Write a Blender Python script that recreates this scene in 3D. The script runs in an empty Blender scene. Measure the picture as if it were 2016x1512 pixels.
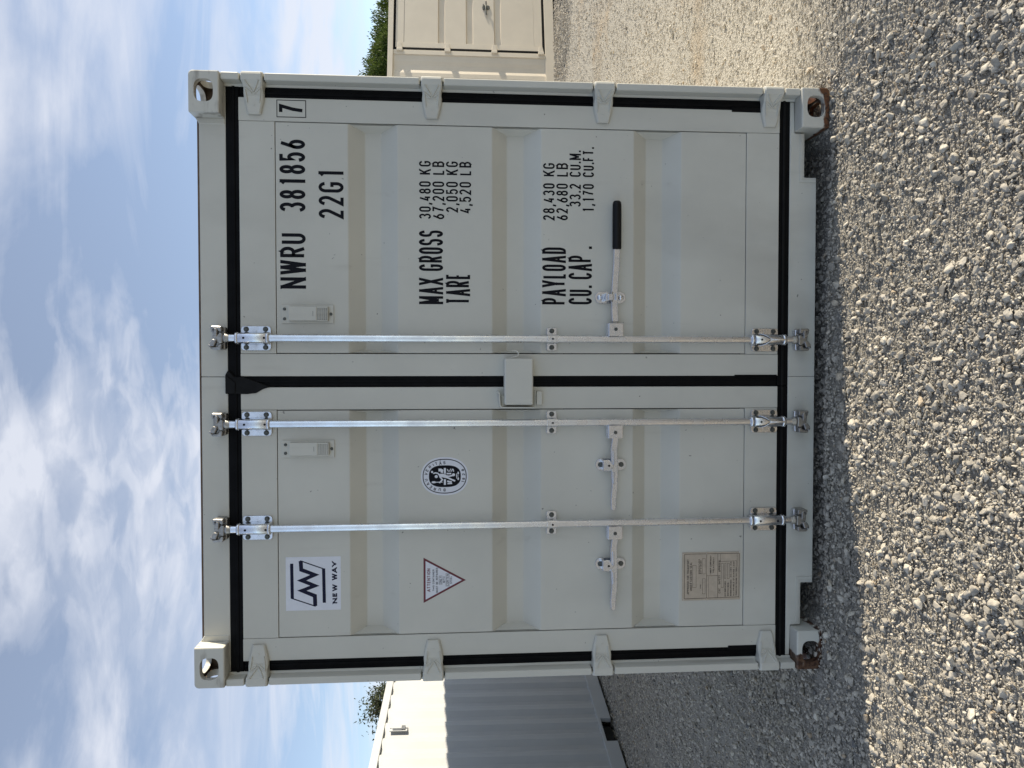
import bpy, bmesh, math, random
import numpy as np
from mathutils import Vector, Matrix, Euler
R = math.radians
rng = np.random.default_rng(11)
random.seed(5)
SC = bpy.context.scene
COL = SC.collection

# ------------------------------------------------------------------ camera
cam_d = bpy.data.cameras.new('camera')
cam = bpy.data.objects.new('camera', cam_d)
COL.objects.link(cam)
cam_d.sensor_fit = 'HORIZONTAL'; cam_d.sensor_width = 36.0
cam_d.lens = 1456 * 36 / 2016
cam_d.clip_start = 0.05; cam_d.clip_end = 2000
yaw, pitch, roll = -0.02456, -0.07512, -0.00191
d = Vector((math.sin(yaw)*math.cos(pitch), math.cos(yaw)*math.cos(pitch), math.sin(pitch)))
r = Vector((math.cos(yaw), -math.sin(yaw), 0)); u = r.cross(d)
r, u = r*math.cos(roll)+u*math.sin(roll), u*math.cos(roll)-r*math.sin(roll)
CAMPOS = Vector((0.0645, -2.9933, 1.5498))
# the phone was held on its side: the picture's left is up in the world
m = Matrix((( -u.x, r.x, -d.x), (-u.y, r.y, -d.y), (-u.z, r.z, -d.z))).to_4x4()
m.translation = CAMPOS
cam.matrix_world = m
SC.camera = cam

# ------------------------------------------------------------------ light
SUN_EL = R(18.7); SUN_H = Vector((1.0, 0.148, 0)).normalized()
to_sun = Vector((SUN_H.x*math.cos(SUN_EL), SUN_H.y*math.cos(SUN_EL), math.sin(SUN_EL)))
sd = bpy.data.lights.new('sun', 'SUN'); sd.energy = 4.8; sd.angle = R(0.53); sd.color = (1.0, 0.895, 0.725)
sun = bpy.data.objects.new('sun', sd); COL.objects.link(sun)
sun.location = (20, 5, 12); sun.rotation_euler = to_sun.to_track_quat('Z', 'Y').to_euler()

def N(nt, t, **kw):
    n = nt.nodes.new(t)
    for k, v in kw.items(): setattr(n, k, v)
    return n

def build_world():
    w = bpy.data.worlds.new("World"); SC.world = w; w.use_nodes = True
    nt = w.node_tree; nt.nodes.clear(); L = nt.links.new
    out = N(nt, 'ShaderNodeOutputWorld'); bg = N(nt, 'ShaderNodeBackground')
    bg.inputs['Strength'].default_value = 0.121
    sky = N(nt, 'ShaderNodeTexSky', sky_type='NISHITA', sun_disc=False)
    sky.sun_elevation = SUN_EL; sky.sun_rotation = math.atan2(SUN_H.x, SUN_H.y)
    sky.altitude = 900; sky.air_density = 0.8; sky.dust_density = 0.25; sky.ozone_density = 1.0
    tc = N(nt, 'ShaderNodeTexCoord'); sep = N(nt, 'ShaderNodeSeparateXYZ'); L(tc.outputs['Generated'], sep.inputs[0])
    def mth(op, a, b=None, clamp=False):
        n = N(nt, 'ShaderNodeMath', operation=op); n.use_clamp = clamp
        for i, v in enumerate((a, b)):
            if v is None: continue
            if hasattr(v, 'links'): L(v, n.inputs[i])
            else: n.inputs[i].default_value = v
        return n.outputs[0]
    zz = mth('ADD', mth('MAXIMUM', sep.outputs[2], 0.0), 0.12)
    px = mth('DIVIDE', sep.outputs[0], zz); py = mth('DIVIDE', sep.outputs[1], zz)
    cmb = N(nt, 'ShaderNodeCombineXYZ'); L(px, cmb.inputs[0]); L(py, cmb.inputs[1])
    def noise(scale, detail, rough, stretch=(1, 1, 1), rot=0, loc=(0, 0, 0), dist=0):
        mp = N(nt, 'ShaderNodeMapping'); L(cmb.outputs[0], mp.inputs[0])
        mp.inputs['Scale'].default_value = stretch; mp.inputs['Rotation'].default_value = (0, 0, R(rot)); mp.inputs['Location'].default_value = loc
        n = N(nt, 'ShaderNodeTexNoise'); L(mp.outputs[0], n.inputs[0])
        n.inputs['Scale'].default_value = scale; n.inputs['Detail'].default_value = detail
        n.inputs['Roughness'].default_value = rough; n.inputs['Distortion'].default_value = dist
        return n.outputs[0]
    def ramp(v, a, b):
        n = N(nt, 'ShaderNodeMapRange', interpolation_type='SMOOTHSTEP'); L(v, n.inputs[0])
        n.inputs[1].default_value = a; n.inputs[2].default_value = b; n.inputs[3].default_value = 0; n.inputs[4].default_value = 1
        return n.outputs[0]
    def blob(v, deg, soft):
        """1 near the direction v, fading out over the angle: where one bank of cloud stands in the sky"""
        dt = N(nt, 'ShaderNodeVectorMath', operation='DOT_PRODUCT'); nrm_ = N(nt, 'ShaderNodeVectorMath', operation='NORMALIZE')
        L(tc.outputs['Generated'], nrm_.inputs[0]); L(nrm_.outputs[0], dt.inputs[0]); dt.inputs[1].default_value = v
        return ramp(dt.outputs['Value'], math.cos(R(deg+soft)), math.cos(R(max(0, deg-soft))))
    big = ramp(noise(0.9, 7, 0.56, (1, 1, 1), 20, (3.1, 1.7, 0), 0.5), 0.36, 0.66)
    wisp = ramp(noise(2.0, 7, 0.57, (0.5, 1.25, 1), -38, (0.4, 5.2, 0), 1.0), 0.36, 0.70)
    puff = ramp(noise(8.0, 5, 0.52, (1, 1.35, 1), 25, (2, 9, 0), 0.5), 0.40, 0.62)
    bank = blob((0.30, 0.84, 0.46), 17, 13); low = blob((-0.42, 0.80, 0.42), 18, 14); flock = blob((-0.12, 0.89, 0.44), 9, 7)
    gap = blob((0.10, 0.93, 0.36), 6, 7)
    c = mth('ADD', mth('MULTIPLY', big, 0.36), mth('MULTIPLY', wisp, 0.42))
    c = mth('ADD', c, mth('MULTIPLY', bank, mth('ADD', 0.18, mth('MULTIPLY', big, 0.35))))
    c = mth('ADD', c, mth('MULTIPLY', low, mth('ADD', 0.06, mth('MULTIPLY', wisp, 0.22))))
    c = mth('ADD', c, mth('MULTIPLY', flock, mth('MULTIPLY', puff, 0.26)))
    c = mth('SUBTRACT', c, mth('MULTIPLY', gap, 0.22))
    c = mth('MULTIPLY', c, mth('SUBTRACT', 1.0, mth('MULTIPLY', ramp(sep.outputs[2], 0.55, 0.95), 0.45)))   # cloud thinned overhead, out of view, to weaken light on up-facing folds
    veil = ramp(sep.outputs[2], 0.22, -0.02)     # thin high haze, denser towards the horizon
    c = mth('ADD', mth('MULTIPLY', c, 0.92), mth('MULTIPLY', veil, 0.06))
    c = mth('MINIMUM', mth('MAXIMUM', c, 0.22), 0.86)
    mix = N(nt, 'ShaderNodeMix', data_type='RGBA'); L(c, mix.inputs[0]); L(sky.outputs[0], mix.inputs[6])
    mix.inputs[7].default_value = (4.35, 4.5, 4.95, 1)
    L(mix.outputs[2], bg.inputs[0]); L(bg.outputs[0], out.inputs[0])
build_world()
SC.view_settings.view_transform = 'Standard'; SC.view_settings.look = 'None'
SC.view_settings.exposure = 0.68; SC.view_settings.gamma = 1.0; SC.view_settings.use_curve_mapping = False
SC.render.engine = 'CYCLES'
SC.cycles.max_bounces = 8; SC.cycles.diffuse_bounces = 4

# ------------------------------------------------------------------ materials
def mat(name, color, rough=0.5, metal=0.0, spec=0.5, var=0.0, vscale=6.0, bump=0.0, bscale=60.0, var2=None):
    m = bpy.data.materials.new(name); m.use_nodes = True
    nt = m.node_tree; b = nt.nodes['Principled BSDF']; L = nt.links.new
    b.inputs['Base Color'].default_value = (*color, 1); b.inputs['Roughness'].default_value = rough
    b.inputs['Metallic'].default_value = metal; b.inputs['Specular IOR Level'].default_value = spec
    geo = N(nt, 'ShaderNodeNewGeometry')
    if var > 0:
        n = N(nt, 'ShaderNodeTexNoise'); L(geo.outputs['Position'], n.inputs[0])
        n.inputs['Scale'].default_value = vscale; n.inputs['Detail'].default_value = 7; n.inputs['Roughness'].default_value = 0.6
        mr = N(nt, 'ShaderNodeMapRange'); L(n.outputs[0], mr.inputs[0]); mr.inputs[1].default_value = 0.3; mr.inputs[2].default_value = 0.7
        mx = N(nt, 'ShaderNodeMix', data_type='RGBA'); L(mr.outputs[0], mx.inputs[0])
        c2 = var2 or tuple(c*(1-var) for c in color)
        mx.inputs[6].default_value = (*c2, 1); mx.inputs[7].default_value = (*[min(1, c*(1+var*.5)) for c in color], 1)
        L(mx.outputs[2], b.inputs['Base Color'])
        mr2 = N(nt, 'ShaderNodeMapRange'); L(n.outputs[0], mr2.inputs[0]); mr2.inputs[1].default_value = 0.3; mr2.inputs[2].default_value = 0.7
        mr2.inputs[3].default_value = min(1, rough+.08); mr2.inputs[4].default_value = max(0.05, rough-.08)
        L(mr2.outputs[0], b.inputs['Roughness'])
    if bump > 0:
        n = N(nt, 'ShaderNodeTexNoise'); L(geo.outputs['Position'], n.inputs[0])
        n.inputs['Scale'].default_value = bscale; n.inputs['Detail'].default_value = 4
        bp = N(nt, 'ShaderNodeBump'); bp.inputs['Strength'].default_value = bump; bp.inputs['Distance'].default_value = 0.004
        L(n.outputs[0], bp.inputs['Height']); L(bp.outputs[0], b.inputs['Normal'])
    return m

GREY = (0.59, 0.575, 0.505)
def paint_mat(name, color, rust=None, speck=True, rough=0.42):
    """Container paint: faint blotches, specks of grime; rust = list of (kind, ...) wear masks with shapes of their own."""
    m = mat(name, color, rough, 0, 0.45, 0.07, 2.2, 0.13, 11)
    nt = m.node_tree; L = nt.links.new; b = nt.nodes['Principled BSDF']
    src = b.inputs['Base Color'].links[0].from_socket
    geo = [n for n in nt.nodes if n.type == 'NEW_GEOMETRY'][0]
    def noise(scale, detail=4, stretch=(1, 1, 1)):
        mp = N(nt, 'ShaderNodeMapping'); L(geo.outputs['Position'], mp.inputs[0]); mp.inputs['Scale'].default_value = stretch
        n = N(nt, 'ShaderNodeTexNoise'); L(mp.outputs[0], n.inputs[0]); n.inputs['Scale'].default_value = scale; n.inputs['Detail'].default_value = detail
        return n.outputs[0]
    def rmp(v, a, bb):
        n = N(nt, 'ShaderNodeMapRange', interpolation_type='SMOOTHSTEP'); L(v, n.inputs[0])
        n.inputs[1].default_value = a; n.inputs[2].default_value = bb
        return n.outputs[0]
    def mul(a, bb):
        n = N(nt, 'ShaderNodeMath', operation='MULTIPLY')
        for i, v in enumerate((a, bb)):
            if hasattr(v, 'links'): L(v, n.inputs[i])
            else: n.inputs[i].default_value = v
        return n.outputs[0]
    def over(fac, col):
        nonlocal src
        mx = N(nt, 'ShaderNodeMix', data_type='RGBA'); L(fac, mx.inputs[0]); L(src, mx.inputs[6]); mx.inputs[7].default_value = (*col, 1)
        src = mx.outputs[2]
    if speck:
        over(mul(rmp(noise(55, 2), 0.755, 0.79), 0.75), (0.10, 0.09, 0.08))
        over(mul(rmp(noise(3.1, 6, (1, 1, .35)), 0.55, 0.8), 0.22), (0.30, 0.28, 0.24))
    sp = N(nt, 'ShaderNodeSeparateXYZ'); L(geo.outputs['Position'], sp.inputs[0])
    def add(*a):
        o = a[0]
        for bb in a[1:]:
            n = N(nt, 'ShaderNodeMath', operation='ADD'); L(o, n.inputs[0])
            if hasattr(bb, 'links'): L(bb, n.inputs[1])
            else: n.inputs[1].default_value = bb
            o = n.outputs[0]
        return o
    if speck:
        low = rmp(sp.outputs[2], 0.75, 0.05)
        over(mul(mul(low, rmp(noise(5, 6, (1, 1, .5)), 0.38, 0.70)), 0.30), (0.33, 0.30, 0.25))
        over(mul(rmp(noise(14, 7, (1, 1, .10)), 0.62, 0.78), 0.20), (0.27, 0.235, 0.19))
    if rust == 'right':      # rust scraped along the bottom edge and the outer corner
        e = rmp(sp.outputs[2], 0.062, -0.002); o = mul(rmp(sp.outputs[0], 1.16, 1.222), 0.45)
        f = rmp(add(mul(e, 0.75), o, mul(noise(38, 6, (.5, 1, 1.6)), 0.7)), 0.80, 0.93)
        over(f, (0.13, 0.052, 0.022)); over(mul(f, rmp(noise(70, 4), 0.5, 0.62)), (0.045, 0.022, 0.014))
    if rust == 'left':       # bottom and outer half bare and brown
        e = rmp(sp.outputs[2], 0.075, -0.002); o = rmp(sp.outputs[0], -1.135, -1.165)
        f = rmp(add(mul(e, 0.55), mul(o, 0.55), mul(noise(34, 6, (.6, 1, 1.4)), 0.7)), 0.68, 0.84)
        over(f, (0.115, 0.06, 0.034)); over(mul(f, rmp(noise(60, 5), 0.42, 0.60)), (0.045, 0.02, 0.012))
    if rust == 'scuff':      # scrapes through the paint on the edge of the post
        st = rmp(noise(9, 5, (1, 1, .16)), 0.60, 0.66)
        ed = rmp(sp.outputs[0], -1.185, -1.200); lo = rmp(sp.outputs[2], 1.55, 1.35)
        over(mul(mul(st, ed), mul(lo, 0.85)), (0.16, 0.105, 0.07))
    if rust == 'grime':      # dirty run marks on the upper castings
        over(mul(rmp(noise(26, 6, (.25, 1, 1)), 0.52, 0.66), 0.55), (0.19, 0.165, 0.13))
    L(src, b.inputs['Base Color'])
    return m

M = {}
M['grey'] = paint_mat('grey_paint', GREY)
M['grey_post'] = paint_mat('grey_paint_scuffed', GREY, 'scuff')
M['cast'] = paint_mat('casting_paint', GREY, 'grime')
M['cast_r'] = paint_mat('casting_rust_right', GREY, 'right')
M['cast_l'] = paint_mat('casting_rust_left', GREY, 'left')
M['white'] = paint_mat('white_paint', (0.46, 0.465, 0.455), None, False)
M['beige'] = paint_mat('beige_paint', (0.67, 0.60, 0.48), None, False)
M['rubber'] = mat('black_rubber', (0.0032, 0.0032, 0.0036), 0.6, 0, 0.12, 0.3, 20)
M['rubber2'] = mat('dusty_rubber', (0.0065, 0.0065, 0.0065), 0.65, 0, 0.2, 0.3, 20)
M['galv'] = mat('galvanised_steel', (0.74, 0.75, 0.78), 0.25, 0.97, 0.5, 0.16, 30, 0.07, 120)
M['rod'] = mat('galvanised_rod', (0.76, 0.77, 0.80), 0.27, 0.97, 0.5, 0.07, 14)
M['forged'] = mat('forged_steel', (0.40, 0.385, 0.36), 0.42, 0.9, 0.5, 0.3, 60, 0.2, 150)
M['bolt'] = mat('dark_bolt', (0.105, 0.11, 0.10), 0.45, 0.55, 0.5, 0.3, 90)
M['hole'] = mat('drill_hole', (0.006, 0.006, 0.007), 0.8)
M['ink'] = mat('black_ink', (0.0035, 0.0035, 0.0065), 0.5, 0, 0.15)
M['navy'] = mat('navy_ink', (0.0055, 0.0055, 0.026), 0.45, 0, 0.2)
M['vinyl'] = mat('white_vinyl', (0.70, 0.71, 0.75), 0.35, 0, 0.5, 0.04, 30)
M['red'] = mat('dark_red_ink', (0.13, 0.012, 0.022), 0.4)
M['plate'] = mat('tan_plate', (0.50, 0.425, 0.335), 0.42, 0.15, 0.5, 0.12, 45)
M['plate_ink'] = mat('plate_print', (0.03, 0.023, 0.018), 0.5)
M['edge'] = mat('rusty_edge', (0.15, 0.10, 0.065), 0.8, 0, 0.3, 0.4, 25)
M['inside'] = mat('dirty_casting_inside', (0.115, 0.085, 0.06), 0.85, 0, 0.2, 0.4, 30)
M['dark'] = mat('underside_dark', (0.05, 0.048, 0.045), 0.9, 0, 0.2, 0.3, 8)
M['grip'] = mat('black_grip', (0.005, 0.005, 0.0055), 0.45, 0, 0.25)

# ------------------------------------------------------------------ mesh helpers
class MB:
    def __init__(s): s.v = []; s.f = []; s.m = []; s.sm = []; s.mats = []
    def mi(s, k):
        if k not in s.mats: s.mats.append(k)
        return s.mats.index(k)
    def add(s, vs, fs, k, smooth=False):
        o = len(s.v); i = s.mi(k)
        s.v += [tuple(v) for v in vs]
        for f in fs: s.f.append(tuple(a+o for a in f)); s.m.append(i); s.sm.append(smooth)
    def addbm(s, bm, k, smooth=False):
        bm.verts.index_update()
        s.add([v.co[:] for v in bm.verts], [[v.index for v in f.verts] for f in bm.faces], k, smooth); bm.free()
    def box(s, x0, x1, y0, y1, z0, z1, k, bev=0.0, seg=2):
        x0, x1 = min(x0, x1), max(x0, x1); y0, y1 = min(y0, y1), max(y0, y1); z0, z1 = min(z0, z1), max(z0, z1)
        bm = bmesh.new()
        vs = [bm.verts.new((x, y, z)) for x in (x0, x1) for y in (y0, y1) for z in (z0, z1)]
        for f in ((0,1,3,2),(4,6,7,5),(0,4,5,1),(2,3,7,6),(0,2,6,4),(1,5,7,3)): bm.faces.new([vs[i] for i in f])
        if bev > 0: bmesh.ops.bevel(bm, geom=list(bm.edges), offset=bev, segments=seg, affect='EDGES', profile=0.5)
        bmesh.ops.recalc_face_normals(bm, faces=list(bm.faces))
        s.addbm(bm, k)
    def prism(s, pts, a0, a1, k, axis='y', bev=0.0, seg=1):
        """polygon (p,q) extruded: axis y -> (x,z) polygon; axis z -> (x,y); axis x -> (y,z)"""
        bm = bmesh.new()
        mk = {'y': lambda p, q, a: (p, a, q), 'z': lambda p, q, a: (p, q, a), 'x': lambda p, q, a: (a, p, q)}[axis]
        A = [bm.verts.new(mk(p, q, a0)) for p, q in pts]; B = [bm.verts.new(mk(p, q, a1)) for p, q in pts]
        bm.faces.new(A); bm.faces.new(B)
        n = len(pts)
        for i in range(n): bm.faces.new([A[i], A[(i+1) % n], B[(i+1) % n], B[i]])
        bmesh.ops.recalc_face_normals(bm, faces=list(bm.faces))
        if bev > 0: bmesh.ops.bevel(bm, geom=list(bm.edges), offset=bev, segments=seg, affect='EDGES', profile=0.5)
        s.addbm(bm, k)
    def tube(s, path, rad, k, n=14, cap=True, smooth=True):
        path = [Vector(p) for p in path]
        rads = rad if isinstance(rad, (list, tuple)) else [rad]*len(path)
        vs = []; fs = []; ref = None
        for i, p in enumerate(path):
            t = (path[min(i+1, len(path)-1)] - path[max(i-1, 0)]).normalized()
            if ref is None: ref = Vector((0, 1, 0)) if abs(t.y) < .9 else Vector((1, 0, 0))
            a = (ref - t*ref.dot(t)).normalized(); b = t.cross(a)
            for j in range(n):
                an = 2*math.pi*j/n; vs.append(p + (a*math.cos(an)+b*math.sin(an))*rads[i])
        for i in range(len(path)-1):
            for j in range(n):
                fs.append((i*n+j, i*n+(j+1) % n, (i+1)*n+(j+1) % n, (i+1)*n+j))
        s.add(vs, fs, k, smooth)
        if cap: s.add(vs[:n], [tuple(range(n))[::-1]], k); s.add(vs[-n:], [tuple(range(n))], k)
    def cyl_y(s, x, z, y0, y1, rad, k, n=12, bev=0):
        """stud whose axis is y; y0 is the front"""
        pr = [(y1, rad), (y0+bev, rad), (y0, rad-bev)] if bev else [(y1, rad), (y0, rad)]
        vs = []; fs = []
        for y, rr in pr:
            for j in range(n): an = 2*math.pi*j/n; vs.append((x+rr*math.cos(an), y, z+rr*math.sin(an)))
        for i in range(len(pr)-1):
            for j in range(n): fs.append((i*n+j, (i+1)*n+j, (i+1)*n+(j+1) % n, i*n+(j+1) % n))
        fs.append(tuple((len(pr)-1)*n+j for j in range(n)))
        s.add(vs, fs, k)
    def hexbolt(s, x, z, yface, k='bolt', rad=0.0085, h=0.007):
        s.cyl_y(x, z, yface-0.002, yface, rad*1.25, k, 12); s.cyl_y(x, z, yface-h, yface-0.002, rad, k, 6, 0.0015)
    def loft(s, rings, k, smooth=False, cap=True):
        n = len(rings[0]); vs = [p for rg in rings for p in rg]; fs = []
        for i in range(len(rings)-1):
            for j in range(n): fs.append((i*n+j, i*n+(j+1) % n, (i+1)*n+(j+1) % n, (i+1)*n+j))
        if cap: fs.append(tuple(range(n))[::-1]); fs.append(tuple(range((len(rings)-1)*n, len(rings)*n)))
        s.add(vs, fs, k, smooth)
    def mesh(s, name):
        me = bpy.data.meshes.new(name); me.from_pydata(s.v, [], s.f)
        for k in s.mats: me.materials.append(M[k])
        me.polygons.foreach_set('material_index', s.m); me.polygons.foreach_set('use_smooth', s.sm); me.update()
        bm = bmesh.new(); bm.from_mesh(me); bmesh.ops.recalc_face_normals(bm, faces=list(bm.faces)); bm.to_mesh(me); bm.free()
        return me
    def build(s, name, parent=None, **props):
        o = bpy.data.objects.new(name, s.mesh(name)); COL.objects.link(o)
        if parent: o.parent = parent
        for k, v in props.items(): o[k] = v
        return o

def thing(name, label, cat, loc=(0, 0, 0), rot=(0, 0, 0), group=None):
    o = bpy.data.objects.new(name, None); COL.objects.link(o); o.empty_display_size = 0.3
    o.location = loc; o.rotation_euler = rot; o['label'] = label; o['category'] = cat
    if group: o['group'] = group
    return o

def boolean(base, cutters):
    """base mesh minus cutter meshes, evaluated once (no operators)"""
    ob = bpy.data.objects.new('work_solid', base); COL.objects.link(ob); tmp = []
    for c in cutters:
        co = bpy.data.objects.new('work_cut', c); COL.objects.link(co); tmp.append(co)
        md = ob.modifiers.new('b', 'BOOLEAN'); md.operation = 'DIFFERENCE'; md.object = co; md.solver = 'EXACT'; md.material_mode = 'TRANSFER'
    bpy.context.view_layer.update()
    me = bpy.data.meshes.new_from_object(ob.evaluated_get(bpy.context.evaluated_depsgraph_get()))
    for o in tmp+[ob]: bpy.data.objects.remove(o, do_unlink=True)
    return me

# ------------------------------------------------------------------ stencil lettering (a stroke alphabet)
def E(cx, cy, rx, ry, a0, a1, n=None):
    n = n or max(3, int(abs(a1-a0)/14))
    return [(cx+rx*math.cos(R(a0+(a1-a0)*i/n)), cy+ry*math.sin(R(a0+(a1-a0)*i/n))) for i in range(n+1)]
RR = 0.24
def O_(): return E(.5, 1-RR, .5, RR, 0, 180)+E(.5, RR, .5, RR, 180, 360)
GL = {
 '0': [(O_(), 1)], 'O': [(O_(), 1)], 'Q': [(O_(), 1), ([(.6, .25), (1, 0)], 0)],
 '1': [([(.64, 0), (.64, 1)], 2), ([(.26, .865), (.64, .985)], 0)],
 '2': [(E(.5, .73, .48, .27, 165, -38)+[(0.0, 0.0), (1, 0)], 0)],
 '3': [(E(.47, .755, .47, .245, 160, -62)+E(.47, .27, .53, .27, 62, -160), 0)],
 '4': [([(.62, 1), (0, .25), (1, .25)], 0), ([(.76, .52), (.76, 0)], 0)],
 '5': [([(.95, 1), (.08, 1), (.05, .50)]+E(.46, .325, .54, .325, 120, -158), 0)],
 '6': [([(.74, 1), (.46, .76), (.20, .53), (.055, .40)]+E(.5, .285, .5, .285, 170, 530), 0)],
 '7': [([(0, .8), (0, 1), (1, 1), (.48, .42), (.30, 0)][1:], 0)],
 '8': [(E(.5, .76, .42, .24, 0, 360)[:-1], 1), (E(.5, .265, .5, .265, 0, 360)[:-1], 1)],
 '9': [([(.26, 0), (.54, .24), (.80, .47), (.945, .60)]+E(.5, .715, .5, .285, -10, 350), 0)],
 'A': [([(0, 0), (.5, 1)], 2), ([(1, 0), (.5, 1)], 2), ([(.17, .29), (.83, .29)], 0)],
 'B': [([(.5, .53)]+[(0, .53), (0, 1), (.5, 1)]+E(.5, .765, .44, .235, 90, -90), 0), ([(0, .53), (0, 0), (.5, 0)]+E(.5, .265, .5, .265, -90, 90), 0)],
 'C': [(E(.5, 1-RR, .5, RR, 8, 180)+E(.5, RR, .5, RR, 180, 352), 0)],
 'D': [([(0, 0), (0, 1), (.45, 1)]+E(.45, .72, .55, .28, 90, 0)+E(.45, .28, .55, .28, 0, -90), 1)],
 'E': [([(.95, 1), (0, 1), (0, 0), (.95, 0)], 0), ([(0, .52), (.8, .52)], 0)],
 'F': [([(.95, 1), (0, 1), (0, 0)], 0), ([(0, .50), (.8, .50)], 0)],
 'G': [(E(.5, 1-RR, .5, RR, 8, 180)+E(.5, RR, .5, RR, 180, 360)+[(1, .46), (.55, .46)], 0)],
 'H': [([(0, 0), (0, 1)], 0), ([(1, 0), (1, 1)], 0), ([(0, .5), (1, .5)], 0)],
 'I': [([(.5, 0), (.5, 1)], 0)],
 'K': [([(0, 0), (0, 1)], 0), ([(.95, 1), (.05, .36)], 2), ([(.38, .60), (1, 0)], 2)],
 'L': [([(0, 1), (0, 0), (.95, 0)], 0)],
 'M': [([(0, 0), (0, 1)], 2), ([(.5, .2), (0, 1)], 2), ([(.5, .2), (1, 1)], 2), ([(1, 0), (1, 1)], 2)],
 'N': [([(0, 0), (0, 1)], 2), ([(0, 1), (1, 0)], 2), ([(1, 0), (1, 1)], 2)],
 'P': [([(0, 0), (0, 1), (.5, 1)]+E(.5, .73, .5, .27, 90, -90)+[(0, .46)], 0)],
 'R': [([(0, 0), (0, 1), (.5, 1)]+E(.5, .74, .5, .26, 90, -90)+[(0, .48)], 0), ([(.5, .48), (1, 0)], 0)],
 'S': [(E(.5, .745, .48, .255, 12, 232)+E(.5, .27, .5, .27, 52, -168), 0)],
 'T': [([(0, 1), (1, 1)], 0), ([(.5, 1), (.5, 0)], 0)],
 'U': [([(0, 1)]+E(.5, RR, .5, RR, 180, 360)+[(1, 1)], 0)],
 'V': [([(0, 1), (.5, 0)], 2), ([(.5, 0), (1, 1)], 2)],
 'W': [([(0, 1), (.25, 0)], 2), ([(.25, 0), (.5, 1)], 2), ([(.5, 1), (.75, 0)], 2), ([(.75, 0), (1, 1)], 2)],
 'X': [([(0, 0), (1, 1)], 2), ([(0, 1), (1, 0)], 2)],
 'Y': [([(0, 1), (.5, .42)], 2), ([(.5, .42), (1, 1)], 2), ([(.5, .45), (.5, 0)], 0)],
 '.': [([(.5, 0), (.5, .02)], 0)], ',': [([(.62, .05), (.40, -.13)], 0)], '/': [([(0, 0), (1, 1)], 0)], "'": [([(.5, .8), (.5, 1)], 0)],
}
GW = {'W': .60, 'M': .53, 'A': .49, 'N': .47, 'I': .13, '.': .13, ',': .15, ' ': .22, 'E': .39, 'F': .39, 'L': .39, 'V': .48, 'X': .48, 'Y': .48, "'": .12}   # printed widths for a cap height of 1

def ribbon(pts, t, closed):
    P = [Vector(p) for p in pts]; n = len(P); L_ = []; Rr = []
    for i in range(n):
        a = P[i-1] if (i > 0 or closed) else None; b = P[(i+1) % n] if (i < n-1 or closed) else None
        d1 = (P[i]-a).normalized() if a is not None else None; d2 = (b-P[i]).normalized() if b is not None else None
        if d1 is None: d1 = d2
        if d2 is None: d2 = d1
        n1 = Vector((-d1.y, d1.x)); n2 = Vector((-d2.y, d2.x)); mm = n1+n2
        if mm.length < 1e-4: mm = n1
        mm.normalize(); c = max(0.42, mm.dot(n1))
        L_.append(P[i]+mm*(t/2/c)); Rr.append(P[i]-mm*(t/2/c))
    vs = L_+Rr; fs = []
    for i in range(n if closed else n-1):
        j = (i+1) % n; fs.append((i, j, n+j, n+i))
    return vs, fs

_layer = [0]
def put_strokes(mb, strokes, t, y, k, tf):
    for pts, closed in strokes:
        _layer[0] = (_layer[0]+1) % 5
        if closed == 2:          # diagonal stroke cut off level at both ends
            (xa, za), (xb, zb) = sorted(pts, key=lambda q: q[1])
            l = math.hypot(xb-xa, zb-za); h = t/2*l/(zb-za); sl = (xb-xa)/(zb-za); e = t/2
            vs = [Vector(q) for q in ((xa-sl*e-h, za-e), (xa-sl*e+h, za-e), (xb+sl*e+h, zb+e), (xb+sl*e-h, zb+e))]; fs = [(0, 1, 2, 3)]
        else: vs, fs = ribbon(pts, t, closed)
        mb.add([(tf(v)[0], y-0.00006*_layer[0], tf(v)[1]) for v in vs], fs, k)

def text(mb, s, x0, x1, z0, z1, y, k, t, gap=.12):
    """letters of s fitted between x0..x1, baseline z0, cap line z1; t = stroke width in metres"""
    H = z1-z0-t; pos = []; cur = 0
    for ch in s:
        w = GW.get(ch, .41 if ch.isdigit() else .44)
        pos.append((ch, cur, w)); cur += w + gap
    sx = (x1-x0)/(cur-gap)
    for ch, c, w in pos:
        if ch == ' ': continue
        a0 = x0+c*sx+t/2; ww = max(0, w*sx-t)
        for pts, closed in GL[ch]:
            q = [(a0+p[0]*ww, z0+t/2+p[1]*H) for p in pts]
            if ch == '.': q = [(a0+ww/2, z0), (a0+ww/2, z0+t*1.25)]
            if ch == ',': q = [(a0+ww/2+t*.2, z0+t*1.15), (a0+ww/2-t*.2, z0-t*.9)]
            put_strokes(mb, [(q, closed)], t, y, k, lambda v: v)

def poly(mb, pts, y, k): mb.add([(p[0], y, p[1]) for p in pts], [tuple(range(len(pts)))], k)
def superell(cx, cz, rx, rz, e=2.3, n=56):
    o = []
    for i in range(n):
        a = 2*math.pi*i/n; c, s = math.cos(a), math.sin(a)
        o.append((cx+rx*math.copysign(abs(c)**(2/e), c), cz+rz*math.copysign(abs(s)**(2/e), s)))
    return o

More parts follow.
